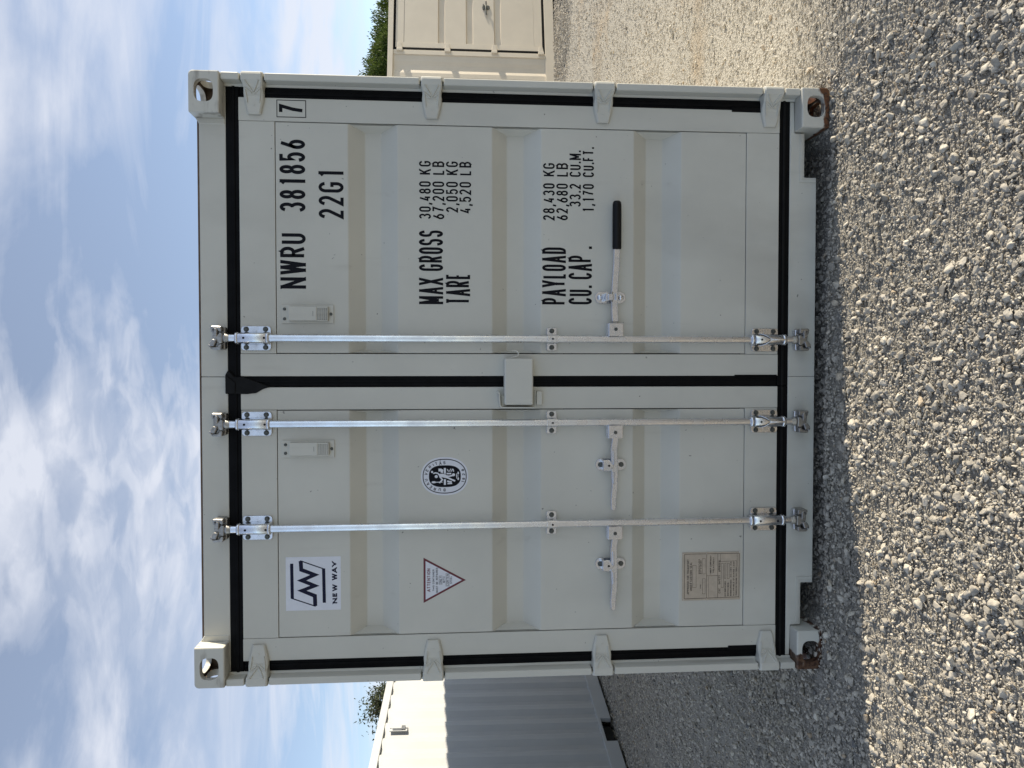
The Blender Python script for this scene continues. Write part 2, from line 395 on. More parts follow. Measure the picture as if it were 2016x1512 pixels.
# ------------------------------------------------------------------ ground
def sstep(x, a, b):
    t = np.clip((x-a)/(b-a), 0, 1); return t*t*(3-2*t)
_ph = rng.uniform(0, 6.28, (14, 2)); _fr = rng.normal(0, 1, (14, 2)) * np.linspace(0.9, 5.5, 14)[:, None]; _am = 0.011/np.linspace(0.9, 5.5, 14)
def ground_z(x, y):
    x = np.asarray(x, float); y = np.asarray(y, float)
    z = -(0.06+0.021*np.clip(y, -2, 14))*sstep(-x, 1.45, 3.1)
    for i in range(14): z = z + _am[i]*np.sin(_fr[i, 0]*x+_fr[i, 1]*y+_ph[i, 0])
    # the rails stand clear of the ground between the corner castings
    z = z-0.040*sstep(y, -.035, .07)*sstep(-y, -6.6, -6.4)*sstep(1.06-np.abs(x), 0, .05)
    return z-0.006
def packed(x, y):
    """how much of the yard is rolled pale fines rather than loose stone: right of the container and away"""
    w = 0.25*np.sin(1.3*x+0.6)+0.18*np.sin(2.9*x+1.1*y)
    # ...lowered along the foot of the beige container: a greyer, darker, stonier strip
    return sstep(y+w*.9, -0.22, 0.60)*sstep(x, 1.05, 1.5)*(1-.9*sstep(y+.6*(x-4.1)+.3*w, 7.15, 7.55))
def axis_coords(lo, hi, step, far):
    a = np.arange(lo, hi+1e-6, step); ext = []
    s = step; p = hi
    while p < far: s *= 1.35; p += s; ext.append(p)
    ext = np.array(ext); return np.concatenate([(lo-(ext-hi))[::-1], a, ext])

def ground_material():
    m = bpy.data.materials.new('crushed_stone_fines'); m.use_nodes = True; nt = m.node_tree; L = nt.links.new
    b = nt.nodes['Principled BSDF']; b.inputs['Roughness'].default_value = 0.92; b.inputs['Specular IOR Level'].default_value = 0.2
    geo = N(nt, 'ShaderNodeNewGeometry'); at = N(nt, 'ShaderNodeAttribute', attribute_name='packed')
    def noise(sc, de, ro=.6):
        n = N(nt, 'ShaderNodeTexNoise'); L(geo.outputs['Position'], n.inputs[0]); n.inputs['Scale'].default_value = sc; n.inputs['Detail'].default_value = de; n.inputs['Roughness'].default_value = ro; return n.outputs[0]
    def ramp(v, stops):
        c = N(nt, 'ShaderNodeValToRGB'); L(v, c.inputs[0]); e = c.color_ramp.elements
        e[0].position, e[0].color = stops[0][0], (*stops[0][1], 1); e[1].position, e[1].color = stops[-1][0], (*stops[-1][1], 1)
        for p, cc in stops[1:-1]: n = e.new(p); n.color = (*cc, 1)
        return c.outputs[0]
    def mix(f, a, c, ty='MIX'):
        n = N(nt, 'ShaderNodeMix', data_type='RGBA', blend_type=ty)
        if hasattr(f, 'links'): L(f, n.inputs[0])
        else: n.inputs[0].default_value = f
        for i, v in ((6, a), (7, c)):
            if hasattr(v, 'links'): L(v, n.inputs[i])
            else: n.inputs[i].default_value = (*v, 1)
        return n.outputs[2]
    loose = ramp(noise(160, 6), [(0.30, (.20, .19, .168)), (0.5, (.33, .308, .265)), (0.68, (.44, .41, .35))])
    pale = ramp(noise(120, 6), [(0.30, (.34, .31, .255)), (0.5, (.48, .445, .37)), (0.68, (.58, .545, .465))])
    pale = mix(ramp(noise(0.9, 5), [(0.56, (0, 0, 0)), (0.72, (.8, .8, .8))]), pale, (.40, .29, .17))
    col = mix(at.outputs['Fac'], loose, pale)
    col = mix(0.5, col, ramp(noise(2.2, 5), [(0.3, (.80, .80, .81)), (0.7, (1.0, 1.0, 1.0))]), 'MULTIPLY')
    L(col, b.inputs['Base Color'])
    v = N(nt, 'ShaderNodeTexVoronoi'); L(geo.outputs['Position'], v.inputs[0]); v.inputs['Scale'].default_value = 85
    n2 = noise(60, 8, .7)
    ad = N(nt, 'ShaderNodeMath', operation='SUBTRACT'); L(n2, ad.inputs[0]); L(v.outputs['Distance'], ad.inputs[1])
    bp = N(nt, 'ShaderNodeBump'); bp.inputs['Strength'].default_value = 0.75; bp.inputs['Distance'].default_value = 0.009
    L(ad.outputs[0], bp.inputs['Height']); L(bp.outputs[0], b.inputs['Normal'])
    return m

def build_ground():
    xs = axis_coords(-5.0, 8.0, 0.05, 420); ys = axis_coords(-3.2, 10.0, 0.05, 420)
    X, Y = np.meshgrid(xs, ys, indexing='ij'); Z = ground_z(X, Y)
    far = np.maximum(sstep(np.abs(X), 12, 40), sstep(np.abs(Y), 16, 50)); Z = Z*(1-far)
    nx, ny = X.shape; co = np.stack([X, Y, Z], -1).reshape(-1, 3)
    idx = np.arange(nx*ny).reshape(nx, ny)
    q = np.stack([idx[:-1, :-1], idx[1:, :-1], idx[1:, 1:], idx[:-1, 1:]], -1).reshape(-1, 4)
    me = bpy.data.meshes.new('ground'); me.vertices.add(len(co)); me.vertices.foreach_set('co', co.ravel())
    me.loops.add(q.size); me.loops.foreach_set('vertex_index', q.ravel()); me.polygons.add(len(q))
    me.polygons.foreach_set('loop_start', np.arange(0, q.size, 4)); me.polygons.foreach_set('loop_total', np.full(len(q), 4))
    me.polygons.foreach_set('use_smooth', np.ones(len(q), bool)); me.update(); me.validate()
    a = me.attributes.new('packed', 'FLOAT', 'POINT'); a.data.foreach_set('value', packed(X, Y).ravel().astype(np.float32))
    me.materials.append(ground_material())
    o = bpy.data.objects.new('ground', me); COL.objects.link(o); o['kind'] = 'structure'
build_ground()

# ------------------------------------------------------------------ main container: coordinates
HW = 1.219; HH = 2.591; LEN = 6.72  # LEN stretched beyond real size so the shadow covers the left wall
YF = 0.060                      # front of the door frame members
YP = 0.0625                     # front of the door panels
root = thing('shipping_container', 'light grey shipping container with closed double doors, galvanised lock rods and black stencilled numbers', 'shipping container')

# corner castings: a hollow block with an oval hole in the end, the side and the top or bottom
def casting_mesh():
    a = MB(); rc = .019
    out = [(.165, 0), (.165, .118)]+[(rc-rc*math.sin(R(t)), .118-rc+rc*math.cos(R(t))) for t in range(0, 91, 15)]+[(0, 0)]
    a.prism(out, 0, .178, 'cast', 'y', .0055, 2); base = a.mesh('casting')
    def cut(f): c = MB(); f(c); return c.mesh('cut')
    cav = cut(lambda c: c.box(.026, .140, .026, .152, .022, .096, 'inside'))
    def stadium(cx, cz, rx, rz): return superell(cx, cz, rx, rz, 2.9, 32)
    h1 = cut(lambda c: c.prism(stadium(.078, .059, .0445, .037), -.05, .10, 'cast', 'y'))
    h2 = cut(lambda c: c.prism(stadium(.089, .059, .042, .034), -.05, .09, 'cast', 'x'))
    h3 = cut(lambda c: c.prism(stadium(.078, .089, .040, .058), .06, .20, 'cast', 'z'))
    return boolean(base, [cav, h1, h2, h3])
CAST = casting_mesh()
def casting(sx, rear, top, key, parent=root):
    me = CAST.copy(); co = np.empty(len(me.vertices)*3); me.vertices.foreach_get('co', co); co = co.reshape(-1, 3)
    x = HW+.0005-co[:, 0]; x = x*sx; y = co[:, 1].copy(); z = co[:, 2]+HH-.118
    if rear: y = LEN-y
    if not top: z = .118-co[:, 2]
    me.vertices.foreach_set('co', np.stack([x, y, z], -1).ravel()); me.materials[0] = M[key]; me.update()
    bm = bmesh.new(); bm.from_mesh(me); bmesh.ops.recalc_face_normals(bm, faces=list(bm.faces)); bm.to_mesh(me); bm.free()
    o = bpy.data.objects.new('corner_casting', me); COL.objects.link(o); o.parent = parent
    return o
for rear in (0, 1):
    for sx in (1, -1):
        casting(sx, rear, 1, 'cast')
        o = casting(sx, rear, 0, 'cast_r' if sx > 0 else 'cast_l')
        if not rear: o['label'] = 'lower corner casting with rusty bottom edge' if sx > 0 else 'lower corner casting rusted brown'

HZ = [2.352, 1.6465, 0.943, 0.231]         # hinge heights
def post(sx):
    b = MB(); k = 'grey' if sx > 0 else 'grey_post'
    b.prism([(sx*1.2165, .052), (sx*1.182, .066), (sx*1.182, .158), (sx*1.2165, .158)], .118, 2.473, k, 'z', .002)
    b.box(sx*1.2095, sx*1.2178, .024, .060, .1185, 2.4725, k)  # added strip that blocks sun through the hinge gaps, keeping them dark
    edges = [.1185] + [e for z in reversed(HZ) for e in (z-.0485, z+.0485)] + [2.4725]
    for i in range(0, len(edges), 2):
        z0, z1 = edges[i], edges[i+1]
        if z1-z0 < .01: continue
        b.prism([(sx*HW, .012), (sx*1.1905, .012), (sx*1.1895, .0655), (sx*HW, .0655)], z0, z1, k, 'z', .0050, 3)
    b.build('corner_post', root)
post(1); post(-1)

def header():
    b = MB()
    for x0, x1 in ((-1.054, .0195), (.0212, 1.054)):
        b.box(x0, x1, .070, .16, 2.4685, 2.574, 'grey', .003)
    b.box(-1.053, 1.053, .0735, .155, 2.5745, 2.582, 'edge', .001)
    for s in (1, -1):
        b.prism([(s*1.056, 2.472), (s*1.056, 2.588), (s*1.03, 2.572), (s*1.03, 2.472)], .0675, .16, 'grey', 'y', .003)
        b.prism([(s*1.0, 2.468), (s*1.18, 2.468), (s*1.18, 2.4725), (s*1.0, 2.4725)], .071, .16, 'grey', 'y')
    return b.build('door_header', root)
HEAD = header()

def sill():
    b = MB()
    pl = [(-1.050, .118), (-1.050, .074), (-.868, .074), (-.868, .021), (.864, .021), (.864, .074), (1.050, .074), (1.050, .118), (1.180, .1215), (1.180, .1385), (-1.180, .1385), (-1.180, .1215)]
    b.prism(pl, .066, .16, 'grey', 'y', .0025)
    for s in (1, -1):    # pressed lip round the notches
        put = [(s*1.046, .090), (s*.848, .090), (s*.848, .026)]
        vs, fs = ribbon(put, .010, False)
        bm = bmesh.new(); V0 = [bm.verts.new((v.x, .066, v.y)) for v in vs]
        F = [bm.faces.new([V0[i] for i in f]) for f in fs]
        ex = bmesh.ops.extrude_face_region(bm, geom=F); bmesh.ops.translate(bm, verts=[g for g in ex['geom'] if isinstance(g, bmesh.types.BMVert)], vec=(0, -.004, 0))
        b.addbm(bm, 'grey')
    # seam in the middle of the sill
    b.box(.0185, .0198, .0652, .07, .022, .138, 'hole')
    return b.build('door_sill', root)
SILL = sill()

def body():
    def corr(mb, k, x, sx, y0, y1, z0, z1, dep=.036):
        per = [0, .072, .14, .21, .278]; off = [0, 0, dep, dep, 0]
        pts = [(y0, 0)]; y = y0+.05
        while y+.278 < y1-.03:
            for p, o in zip(per, off): pts.append((y+p, o))
            y += .278
        pts.append((y1, 0)); vs = []; fs = []
        for (yy, o) in pts:
            vs += [(x-sx*o, yy, z0), (x-sx*o, yy, z1), (x-sx*(o+.003), yy, z1), (x-sx*(o+.003), yy, z0)]
        for i in range(len(pts)-1):
            for j in range(4): fs.append((i*4+j, i*4+(j+1) % 4, (i+1)*4+(j+1) % 4, (i+1)*4+j))
        mb.add(vs, fs, k)
    return corr
CORR = body()
for sx in (1, -1):
    b = MB(); CORR(b, 'grey', sx*1.212, sx, .158, LEN-.16, .16, 2.52); b.build('side_wall', root)
    b = MB(); b.box(sx*1.215, sx*1.15, .179, LEN-.179, 2.515, 2.578, 'grey', .003); b.build('top_rail', root)
    b = MB(); b.box(sx*1.216, sx*1.17, .179, LEN-.179, .03, .168, 'grey', .003); b.build('bottom_rail', root)
    b = MB(); b.box(sx*1.216, sx*1.10, LEN-.15, LEN-.008, .118, 2.473, 'grey', .003); b.build('rear_post', root)
b = MB(); b.box(-1.15, 1.15, .155, LEN-.03, 2.545, 2.572, 'grey', .002); b.build('roof', root)
b = MB(); b.box(-1.10, 1.10, LEN-.06, LEN-.03, .10, 2.56, 'grey', .002); b.build('end_wall', root)
b = MB(); b.box(-1.17, 1.17, .17, LEN-.1, .11, .158, 'dark')
for i in range(12): b.box(-1.17, 1.17, .35+i*.48, .40+i*.48, .035, .112, 'dark')
b.build('floor', root)

# ------------------------------------------------------------------ door leaves
GRV = [(1.9855, 1.923, 1.857, 1.7873), (1.4016, 1.338, 1.267, 1.1996), (.8112, .748, .677, .6098)]
def leaf(s):
    """s=+1 right leaf, -1 left leaf; s*x runs from the meeting edge outwards"""
    b = MB(); D = .118
    def X(a): return s*a
    xi, xo = (.0228, 1.1385) if s > 0 else (.0225, 1.1375)
    zt, zb = 2.4165, .186
    pi, po, pt, pb = .1135, 1.046, 2.275, .3285
    b.box(X(xi), X(pi), YF, D, zb, zt, 'grey', .0022)
    b.box(X(po), X(xo), YF, D, zb, zt, 'grey', .0022)
    b.box(X(pi+.0012), X(po-.0012), YF+.0008, D, pt, zt-.001, 'grey', .0018)
    b.box(X(pi+.0012), X(po-.0012), YF+.0008, D, zb+.001, pb, 'grey', .0018)
    # pressed panel with three horizontal grooves
    prof = [(pt-.0028, YP)]
    for a, c, e, f in GRV: prof += [(a, YP), (c, YP+.050), (e, YP+.050), (f, YP)]
    prof.append((pb+.0028, YP))
    # soften each fold
    P2 = [prof[0]]
    for i in range(1, len(prof)-1):
        p0, p1, p2 = map(Vector, (prof[i-1], prof[i], prof[i+1]))
        a = p1+(p0-p1).normalized()*.0035; c = p1+(p2-p1).normalized()*.0035
        P2 += [tuple(a), tuple((a+c+2*p1)/4), tuple(c)]
    P2.append(prof[-1]); vs = []; fs = []
    for z, y in P2: vs += [(X(pi+.0035), y, z), (X(po-.0035), y, z), (X(po-.0035), y+.004, z), (X(pi+.0035), y+.004, z)]
    for i in range(len(P2)-1):
        for j in range(4): fs.append((i*4+j, i*4+(j+1) % 4, (i+1)*4+(j+1) % 4, (i+1)*4+j))
    fs += [(0, 1, 2, 3), tuple(len(vs)-4+i for i in range(4))]
    b.add(vs, fs, 'grey')
    # end gussets that close the groove ends (the curved lips by the stiles)
    for a, c, e, f in GRV:
        for xx, dx in ((po-.0034, -.020), (pi+.0034, .012)):
            q = [(a+.004, YP+.001), (c, YP+.044), (e, YP+.044), (f-.004, YP+.001)]
            A = [(X(xx), y, z) for z, y in q]; B = [(X(xx+dx*(1 if i in (1, 2) else .1)), y+.006, z) for i, (z, y) in enumerate(q)]
            b.add(A+B, [(0, 1, 5, 4), (1, 2, 6, 5), (2, 3, 7, 6), (4, 5, 6, 7), (0, 3, 2, 1)], 'grey')
    return b.build('door', root, label='right door leaf with stencilled numbers' if s > 0 else 'left door leaf with stickers')
DR = leaf(1); DL = leaf(-1)

def gasket(s, door):
    b = MB(); x0 = .0 if s > 0 else .0215; xo = 1.1845
    # top, bottom and hinge-side rubber, each a soft flat profile with a raised lip
    b.box(s*(.0215 if s < 0 else -.0205), s*xo, .068, .12, 2.4155, 2.4695, 'rubber', .004)
    b.box(s*(.0215 if s < 0 else -.0205), s*xo, .064, .075, 2.432, 2.444, 'rubber', .003)
    b.box(s*(.0215 if s < 0 else -.0205), s*xo, .068, .12, .1365, .187, 'rubber', .004)
    b.box(s*(.0215 if s < 0 else -.0205), s*xo, .063, .075, .158, .170, 'rubber2', .003)
    b.box(s*1.1370, s*xo, .0685, .12, .188, 2.414, 'rubber', .004)
    b.box(s*1.152, s*1.166, .064, .075, .188, 2.414, 'rubber', .003)
    # overlapped lower length of the hinge-side strip
    b.box(s*1.1300, s*1.150, .0575, .064, .20, .395, 'rubber', .002)
    if s > 0:
        b.box(-.0212, .0240, .066, .12, .188, 2.414, 'rubber', .004)
        b.box(-.004, .008, .062, .07, .19, 2.41, 'rubber', .003)
        b.box(.020, .0270, .0575, .066, .19, .375, 'rubber', .002)
    if s < 0:
        # folded rubber flap where the strips meet at the head
        b.prism([(-.048, 2.475), (.030, 2.475), (.045, 2.466), (.046, 2.462), (.020, 2.44), (.021, 2.408), (-.020, 2.30), (-.030, 2.33), (-.045, 2.355), (-.049, 2.39)], .054, .0665, 'rubber2', 'y', .002)
        b.prism([(-.046, 2.474), (.029, 2.474), (-.003, 2.435), (-.046, 2.437)], .0495, .054, 'rubber2', 'y', .001)
    b.build('gasket', door)
gasket(1, DR); gasket(-1, DL)

def hinge(s, z, door):
    b = MB()
    st = [(1.2245, .0400, .024), (1.2235, .0415, .015), (1.2195, .042, .0085), (1.212, .042, .0058), (1.205, .042, .0055), (1.190, .0420, .0085), (1.179, .0385, .020), (1.166, .0365, .030), (1.148, .0385, .037), (1.128, .0375, .042), (1.100, .0315, .0435), (1.074, .0255, .0455), (1.0685, .0225, .049)]
    rings = []
    for x, h, y in st:
        yb = .058 if x < 1.15 else (.064 if x < 1.185 else .06)
        rings.append([(s*x, yb, z-h-.002), (s*x, y+.005, z-h), (s*x, y, z-h+.005), (s*x, y, z+h-.005), (s*x, y+.005, z+h), (s*x, yb, z+h+.002)])
    b.loft(rings, 'grey')
    def yat(x):
        for (xa, _, ya), (xb, _, yb) in zip(st, st[1:]):
            if xb <= x <= xa: return ya+(yb-ya)*(x-xa)/(xb-xa)
        return st[-1][2]
    def ridge(x0, z0, x1, z1, w=.0075, h=.0055):
        n = 4; rg = []
        for i in range(n+1):
            t = i/n; x = x0+(x1-x0)*t; zz = z+z0+(z1-z0)*t
            dx, dz = x1-x0, z1-z0; l = math.hypot(dx, dz); nx, nz = -dz/l*w/2, dx/l*w/2; y = yat(x)
            rg.append([(s*(x-nx), y+.002, zz-nz), (s*(x-nx*.4), y-h, zz-nz*.4), (s*(x+nx*.4), y-h, zz+nz*.4), (s*(x+nx), y+.002, zz+nz)])
        b.loft(rg, 'grey')
    ridge(1.188, .026, 1.150, .001); ridge(1.188, -.026, 1.150, -.001)
    ridge(1.164, .030, 1.146, .005); ridge(1.164, -.030, 1.146, -.005)
    ridge(1.164, .030, 1.112, .024, .006); ridge(1.164, -.030, 1.112, -.024, .006)
    ridge(1.140, .024, 1.140, -.024, .005, .002)
    b.cyl_y(s*1.105, z, yat(1.105)-.0015, yat(1.105)+.003, .006, 'grey', 8)
    b.tube([(s*1.200, .034, z-.046), (s*1.200, .034, z+.046)], .007, 'bolt', 8)
    b.build('hinge', door)
for z in HZ:
    hinge(1, z, DR); hinge(-1, z, DL)

# ------------------------------------------------------------------ lock gear
RODY = .030
RODS = {'a': (.1755, .1740, DR), 'b': (-.1690, -.1700, DL), 'c': (-.5905, -.5875, DL)}
def rod(xt, xb, door):
    b = MB(); def_x = lambda z: xb+(xt-xb)*(z-.2)/2.2
    P = lambda z: (def_x(z), RODY, z)
    b.tube([P(.12), P(2.47)], .0152, 'rod', 18)
    for z in (2.4205, 2.300): b.tube([P(z-.006), P(z-.004), P(z+.004), P(z+.006)], [.0215, .0245, .0245, .0215], 'galv', 18)
    for z in (.312, .176): b.tube([P(z-.008), P(z-.005), P(z+.005), P(z+.008)], [.0205, .0240, .0240, .0205], 'galv', 18)
    # forged cam ends
    for z0, up in ((2.462, 1), (.128, -1)):
        x = def_x(z0); Z = lambda a: z0+up*a
        b.tube([(x, RODY, Z(-.012)), (x, RODY, Z(.002)), (x, RODY, Z(.008)), (x, RODY, Z(.012))], [.0155, .0185, .0195, .016], 'forged', 14)
        f = 1 if up > 0 else -1
        b.prism([(x-.020, Z(.010)), (x+.018, Z(.010)), (x+.021, Z(.022)), (x+.010, Z(.034)), (x+.016, Z(.044)), (x+.008, Z(.050)), (x-.010, Z(.047)), (x-.014, Z(.034)), (x-.024, Z(.024))], .012, .046, 'forged', 'y', .004, 2)
        b.prism([(x+.004, Z(.030)), (x+.036, Z(.028)), (x+.040, Z(.040)), (x+.012, Z(.048))], .006, .034, 'forged', 'y', .003)
        b.prism([(x-.034, Z(.040)), (x-.008, Z(.030)), (x-.004, Z(.046)), (x-.022, Z(.060)), (x-.031, Z(.056))], .002, .030, 'forged', 'y', .003)
        b.tube([(x-.034, .010, Z(.052)), (x-.030, .020, Z(.062))], .0055, 'forged', 8)
    b.build('lock_rod', door)
def keeper(x, z0, up, parent):
    b = MB(); Z = lambda a: z0+up*a; yb = .0705 if up > 0 else .0665
    b.prism([(x-.042, Z(.008)), (x+.042, Z(.006)), (x+.046, Z(.018)), (x+.036, Z(.026)), (x-.038, Z(.028)), (x-.047, Z(.018))], .040, yb, 'forged' if up > 0 else 'galv', 'y', .004, 2)
    for s in (1, -1):
        b.prism([(x+s*.026, Z(.012)), (x+s*.046, Z(.014)), (x+s*.047, Z(.052)), (x+s*.036, Z(.057)), (x+s*.034, Z(.030)), (x+s*.026, Z(.026))], .008, yb, 'forged', 'y', .003)
        b.prism([(x+s*.020, Z(.044)), (x+s*.046, Z(.048)), (x+s*.044, Z(.058)), (x+s*.022, Z(.054))], .014, .050, 'forged', 'y', .003)
    b.build('cam_keeper', parent)
def bearing(x, z0, z1, door, vee=False, low=False):
    b = MB(); w = .0485; c = .012; zc = (z0+z1)/2
    out = []
    for cx, cz, a in ((x+w-c, z1-c, 0), (x-w+c, z1-c, 90), (x-w+c, z0+c, 180), (x+w-c, z0+c, 270)):
        out += [(cx+c*math.cos(R(a+t)), cz+c*math.sin(R(a+t))) for t in (0, 30, 60, 90)]
    b.prism(out, .0520, .0582, 'galv', 'y', .001)
    e0, e1 = (z0+.004, z1+.014) if not low else (z0-.014, z1-.004)
    b.tube([(x, RODY, e0), (x, RODY, e0+.002), (x, RODY, e1-.002), (x, RODY, e1)], [.0205, .0218, .0218, .0205], 'galv', 22)
    for s in (1, -1):
        b.prism([(x+s*.016, .036), (x+s*.0212, .034), (x+s*.027, .0555), (x+s*.016, .0555)], z0+.006, z1-.003, 'galv', 'z', .001)
        b.cyl_y(x+s*.030, zc+.002, .0505, .0555, .0045, 'galv', 8)
        for zz in (z0+.021, z1-.021): b.hexbolt(x+s*.0365, zz, .0520)
    ys = RODY-.0219
    for zz in ((zc+.038, zc-.042) if not low else (zc+.030, zc-.045)):
        if vee and zz < zc: continue
        b.cyl_y(x, zz, ys-.0006, ys+.004, .0046, 'hole', 12)
    if vee:
        for s in (1, -1):
            b.tube([(x+s*.024, .034, zc+.030), (x+s*.018, .016, zc+.012), (x+s*.003, ys-.0006, zc-.010), (x+s*.001, ys-.0008, zc-.070)], .0026, 'galv', 6)
            b.tube([(x+s*.020, .016, zc+.048), (x+s*.0205, .018, zc+.028), (x+s*.004, ys-.0004, zc-.006)], .0018, 'hole', 6)
    b.build('rod_bracket', door)
def guide(x, z, door):
    b = MB(); h = .0215
    for s in (1, -1):
        b.prism([(x+s*.0175, z-h), (x+s*.044, z-h), (x+s*.0475, z-h+.005), (x+s*.0475, z+h-.005), (x+s*.044, z+h), (x+s*.0175, z+h)], .0520, .0580, 'galv', 'y', .0015)
        b.hexbolt(x+s*.034, z, .0520)
    rg = []
    for zz in (z-h, z+h):
        outer = [(x+.0185*math.cos(R(a)), RODY-.0185*math.sin(R(a)), zz) for a in range(0, 181, 18)]
        outer = [(x+.0185, .057, zz)]+outer+[(x-.0185, .057, zz)]
        inner = [(x+.0155*math.cos(R(a)), RODY-.0155*math.sin(R(a)), zz) for a in range(180, -1, -18)]
        rg.append(outer+inner)
    b.loft(rg, 'galv')
    b.cyl_y(x, z, RODY-.0192, RODY-.016, .0042, 'hole', 10)
    b.build('rod_guide', door)
def catch(x, z, door, long):
    b = MB(); hw = .0245; z0, z1 = z-.064, z+.066
    pts = [(x+hw*math.cos(R(a)), z1-hw+hw*math.sin(R(a))) for a in range(0, 181, 20)]+[(x+hw*math.cos(R(a)), z0+hw+hw*math.sin(R(a))) for a in range(180, 361, 20)]
    b.prism(pts, .0550, .0608, 'galv', 'y', .001)
    for zz in (z1-.021, z0+.021):
        if long: b.tube([(x, .0560, zz), (x, .051, zz), (x, .0475, zz), (x, .0465, zz)], [.0125, .0115, .007, .001], 'galv', 14)
        else: b.cyl_y(x, zz, .050, .056, .0105, 'bolt', 14, .002)
    # hasp that folds over the handle
    if long:
        b.box(x-.017, x+.016, .018, .056, z+.012, z+.030, 'galv', .004)
        b.box(x-.015, x+.012, .010, .022, z-.004, z+.020, 'galv', .004)
        b.tube([(x-.020, .016, z+.004), (x+.020, .016, z+.004)], .006, 'forged', 8)
        b.box(x-.014, x+.014, .016, .056, z-.024, z-.012, 'galv', .003)
    else:
        b.prism([(x-.022, z+.042), (x+.022, z+.042), (x+.024, z+.012), (x, z-.006), (x-.024, z+.012)], .016, .026, 'galv', 'y', .003)
        b.box(x-.020, x+.020, .020, .056, z+.030, z+.042, 'galv', .003)
        b.box(x-.014, x+.014, .026, .056, z-.026, z-.012, 'galv', .002)
        b.cyl_y(x, z+.016, .0145, .017, .005, 'hole', 6)
    b.build('handle_catch', door)
def bar(b, pts, w0, w1, th, k):
    rg = []; n = len(pts)
    for i, (x, y, z) in enumerate(pts):
        w = (w0+(w1-w0)*i/(n-1))/2; t = th/2; c = .0025
        rg.append([(x, y-t, z-w+c), (x, y-t, z+w-c), (x, y-t+c, z+w), (x, y+t-c, z+w), (x, y+t, z+w-c), (x, y+t, z-w+c), (x, y+t-c, z-w), (x, y-t+c, z-w)])
    b.loft(rg, k)
def handle(xrod, s, z, door, long=False):
    b = MB(); xa = xrod+s*.012; xb = xrod+s*.066
    # clevis welded to the rod
    b.box(xa, xb, .014, .020, z-.031, z+.031, 'galv', .003); b.box(xa, xb, .042, .048, z-.028, z+.034, 'galv', .002)
    b.box(xa, xb, .020, .042, z+.027, z+.033, 'galv', .002)
    b.cyl_y(xrod+s*.041, z+.001, .0115, .016, .0075, 'bolt', 12, .001)
    if long:
        pts = [(xrod+s*.040, .031, z), (xrod+s*.075, .031, z+.001), (.285, .030, z+.003), (.330, .030, z+.004), (.375, .030, z+.0035), (.425, .028, z+.001), (.480, .026, z-.003), (.56, .026, z-.004)]
        bar(b, pts[:2], .024, .024, .010, 'forged'); bar(b, pts[1:], .027, .026, .010, 'galv')
        g = []
        zc = z-.0045
        prof = [(.5445, .60), (.546, .95), (.552, 1.0), (.70, 1.0), (.728, .98), (.738, .88), (.743, .60), (.7445, .2)]
        for x, f in prof:
            g.append([(x, .026-.016*f*math.cos(R(a)), zc+.0188*f*math.sin(R(a))) for a in range(0, 360, 18)])
        b.loft(g, 'grip', True)
    else:
        L_ = .365
        pts = [(xrod+s*(.040+t*(L_-.040)), .031-.006*math.sin(t*3.14), z-.001+(.008*(1-t) if t > .1 else 0)+(.006 if t > .8 else .0)) for t in (0, .08, .22, .40, .56, .58, .70, .85, .97, 1.0)]
        bar(b, pts[:6], .026, .029, .013, 'galv'); bar(b, pts[5:9], .025, .022, .011, 'galv'); bar(b, pts[8:], .022, .014, .010, 'galv')
        # pressed hollow along the handle
        for t0, t1 in ((.24, .42), (.50, .66)):
            x0, x1 = xrod+s*(.04+t0*(L_-.04)), xrod+s*(.04+t1*(L_-.04))
            b.prism([(x0, z+.004), (x1, z+.002), (x1, z+.010), (x0, z+.012)], .0145, .026, 'galv', 'y', .002)
    b.build('lock_handle', door)
for key, (xt, xb, door) in RODS.items():
    rod(xt, xb, door)
    keeper(xt, 2.462, 1, HEAD); keeper(xb, .128, -1, SILL)
    bearing(xt, 2.2935, 2.4115, door); bearing(xb, .190, .3045, door, key != 'c', True)
    guide((xt+xb)/2, 1.1555, door)
handle(.1745, 1, .8935, DR, True); catch(.3485, .9085, DR, True)
handle(-.1695, -1, .8935, DL); catch(-.3485, .9045, DL, False)
handle(-.589, -1, .8935, DL); catch(-.7660, .9045, DL, False)

# lock box over the meeting edge, its staple on the other leaf
b = MB()
b.box(-.0945, .0945, .0, .058, 1.2375, 1.3555, 'grey', .007, 3)
b.tube([(.090, .020, 1.328), (.098, .020, 1.326), (.104, .020, 1.300), (.110, .020, 1.295), (.120, .020, 1.298), (.126, .020, 1.308), (.127, .020, 1.320)], .0032, 'grey', 8)
b.build('lock_box', DR)
b = MB()
pts = [(-.042, 1.3785), (-.098, 1.3745), (-.1045, 1.371), (-.107, 1.364), (-.1085, 1.232), (-.1040, 1.232), (-.1025, 1.360), (-.100, 1.367), (-.094, 1.3698), (-.042, 1.3738)]
b.prism(pts, .004, .0605, 'grey', 'y', .001)
b.prism([(-.05, 1.375), (-.046, 1.384), (-.038, 1.380), (-.042, 1.374)], .012, .0605, 'grey', 'y')
b.box(-.1015, -.060, .030, .0605, 1.345, 1.366, 'grey', .002); b.box(-.1015, -.080, .034, .0605, 1.357, 1.368, 'grey', .002)
b.box(-.095, -.040, .036, .0605, 1.197, 1.2195, 'grey', .002)
b.box(-.097, -.038, .050, .0605, 1.2205, 1.228, 'grey', .002)
b.build('lock_staple', DL)

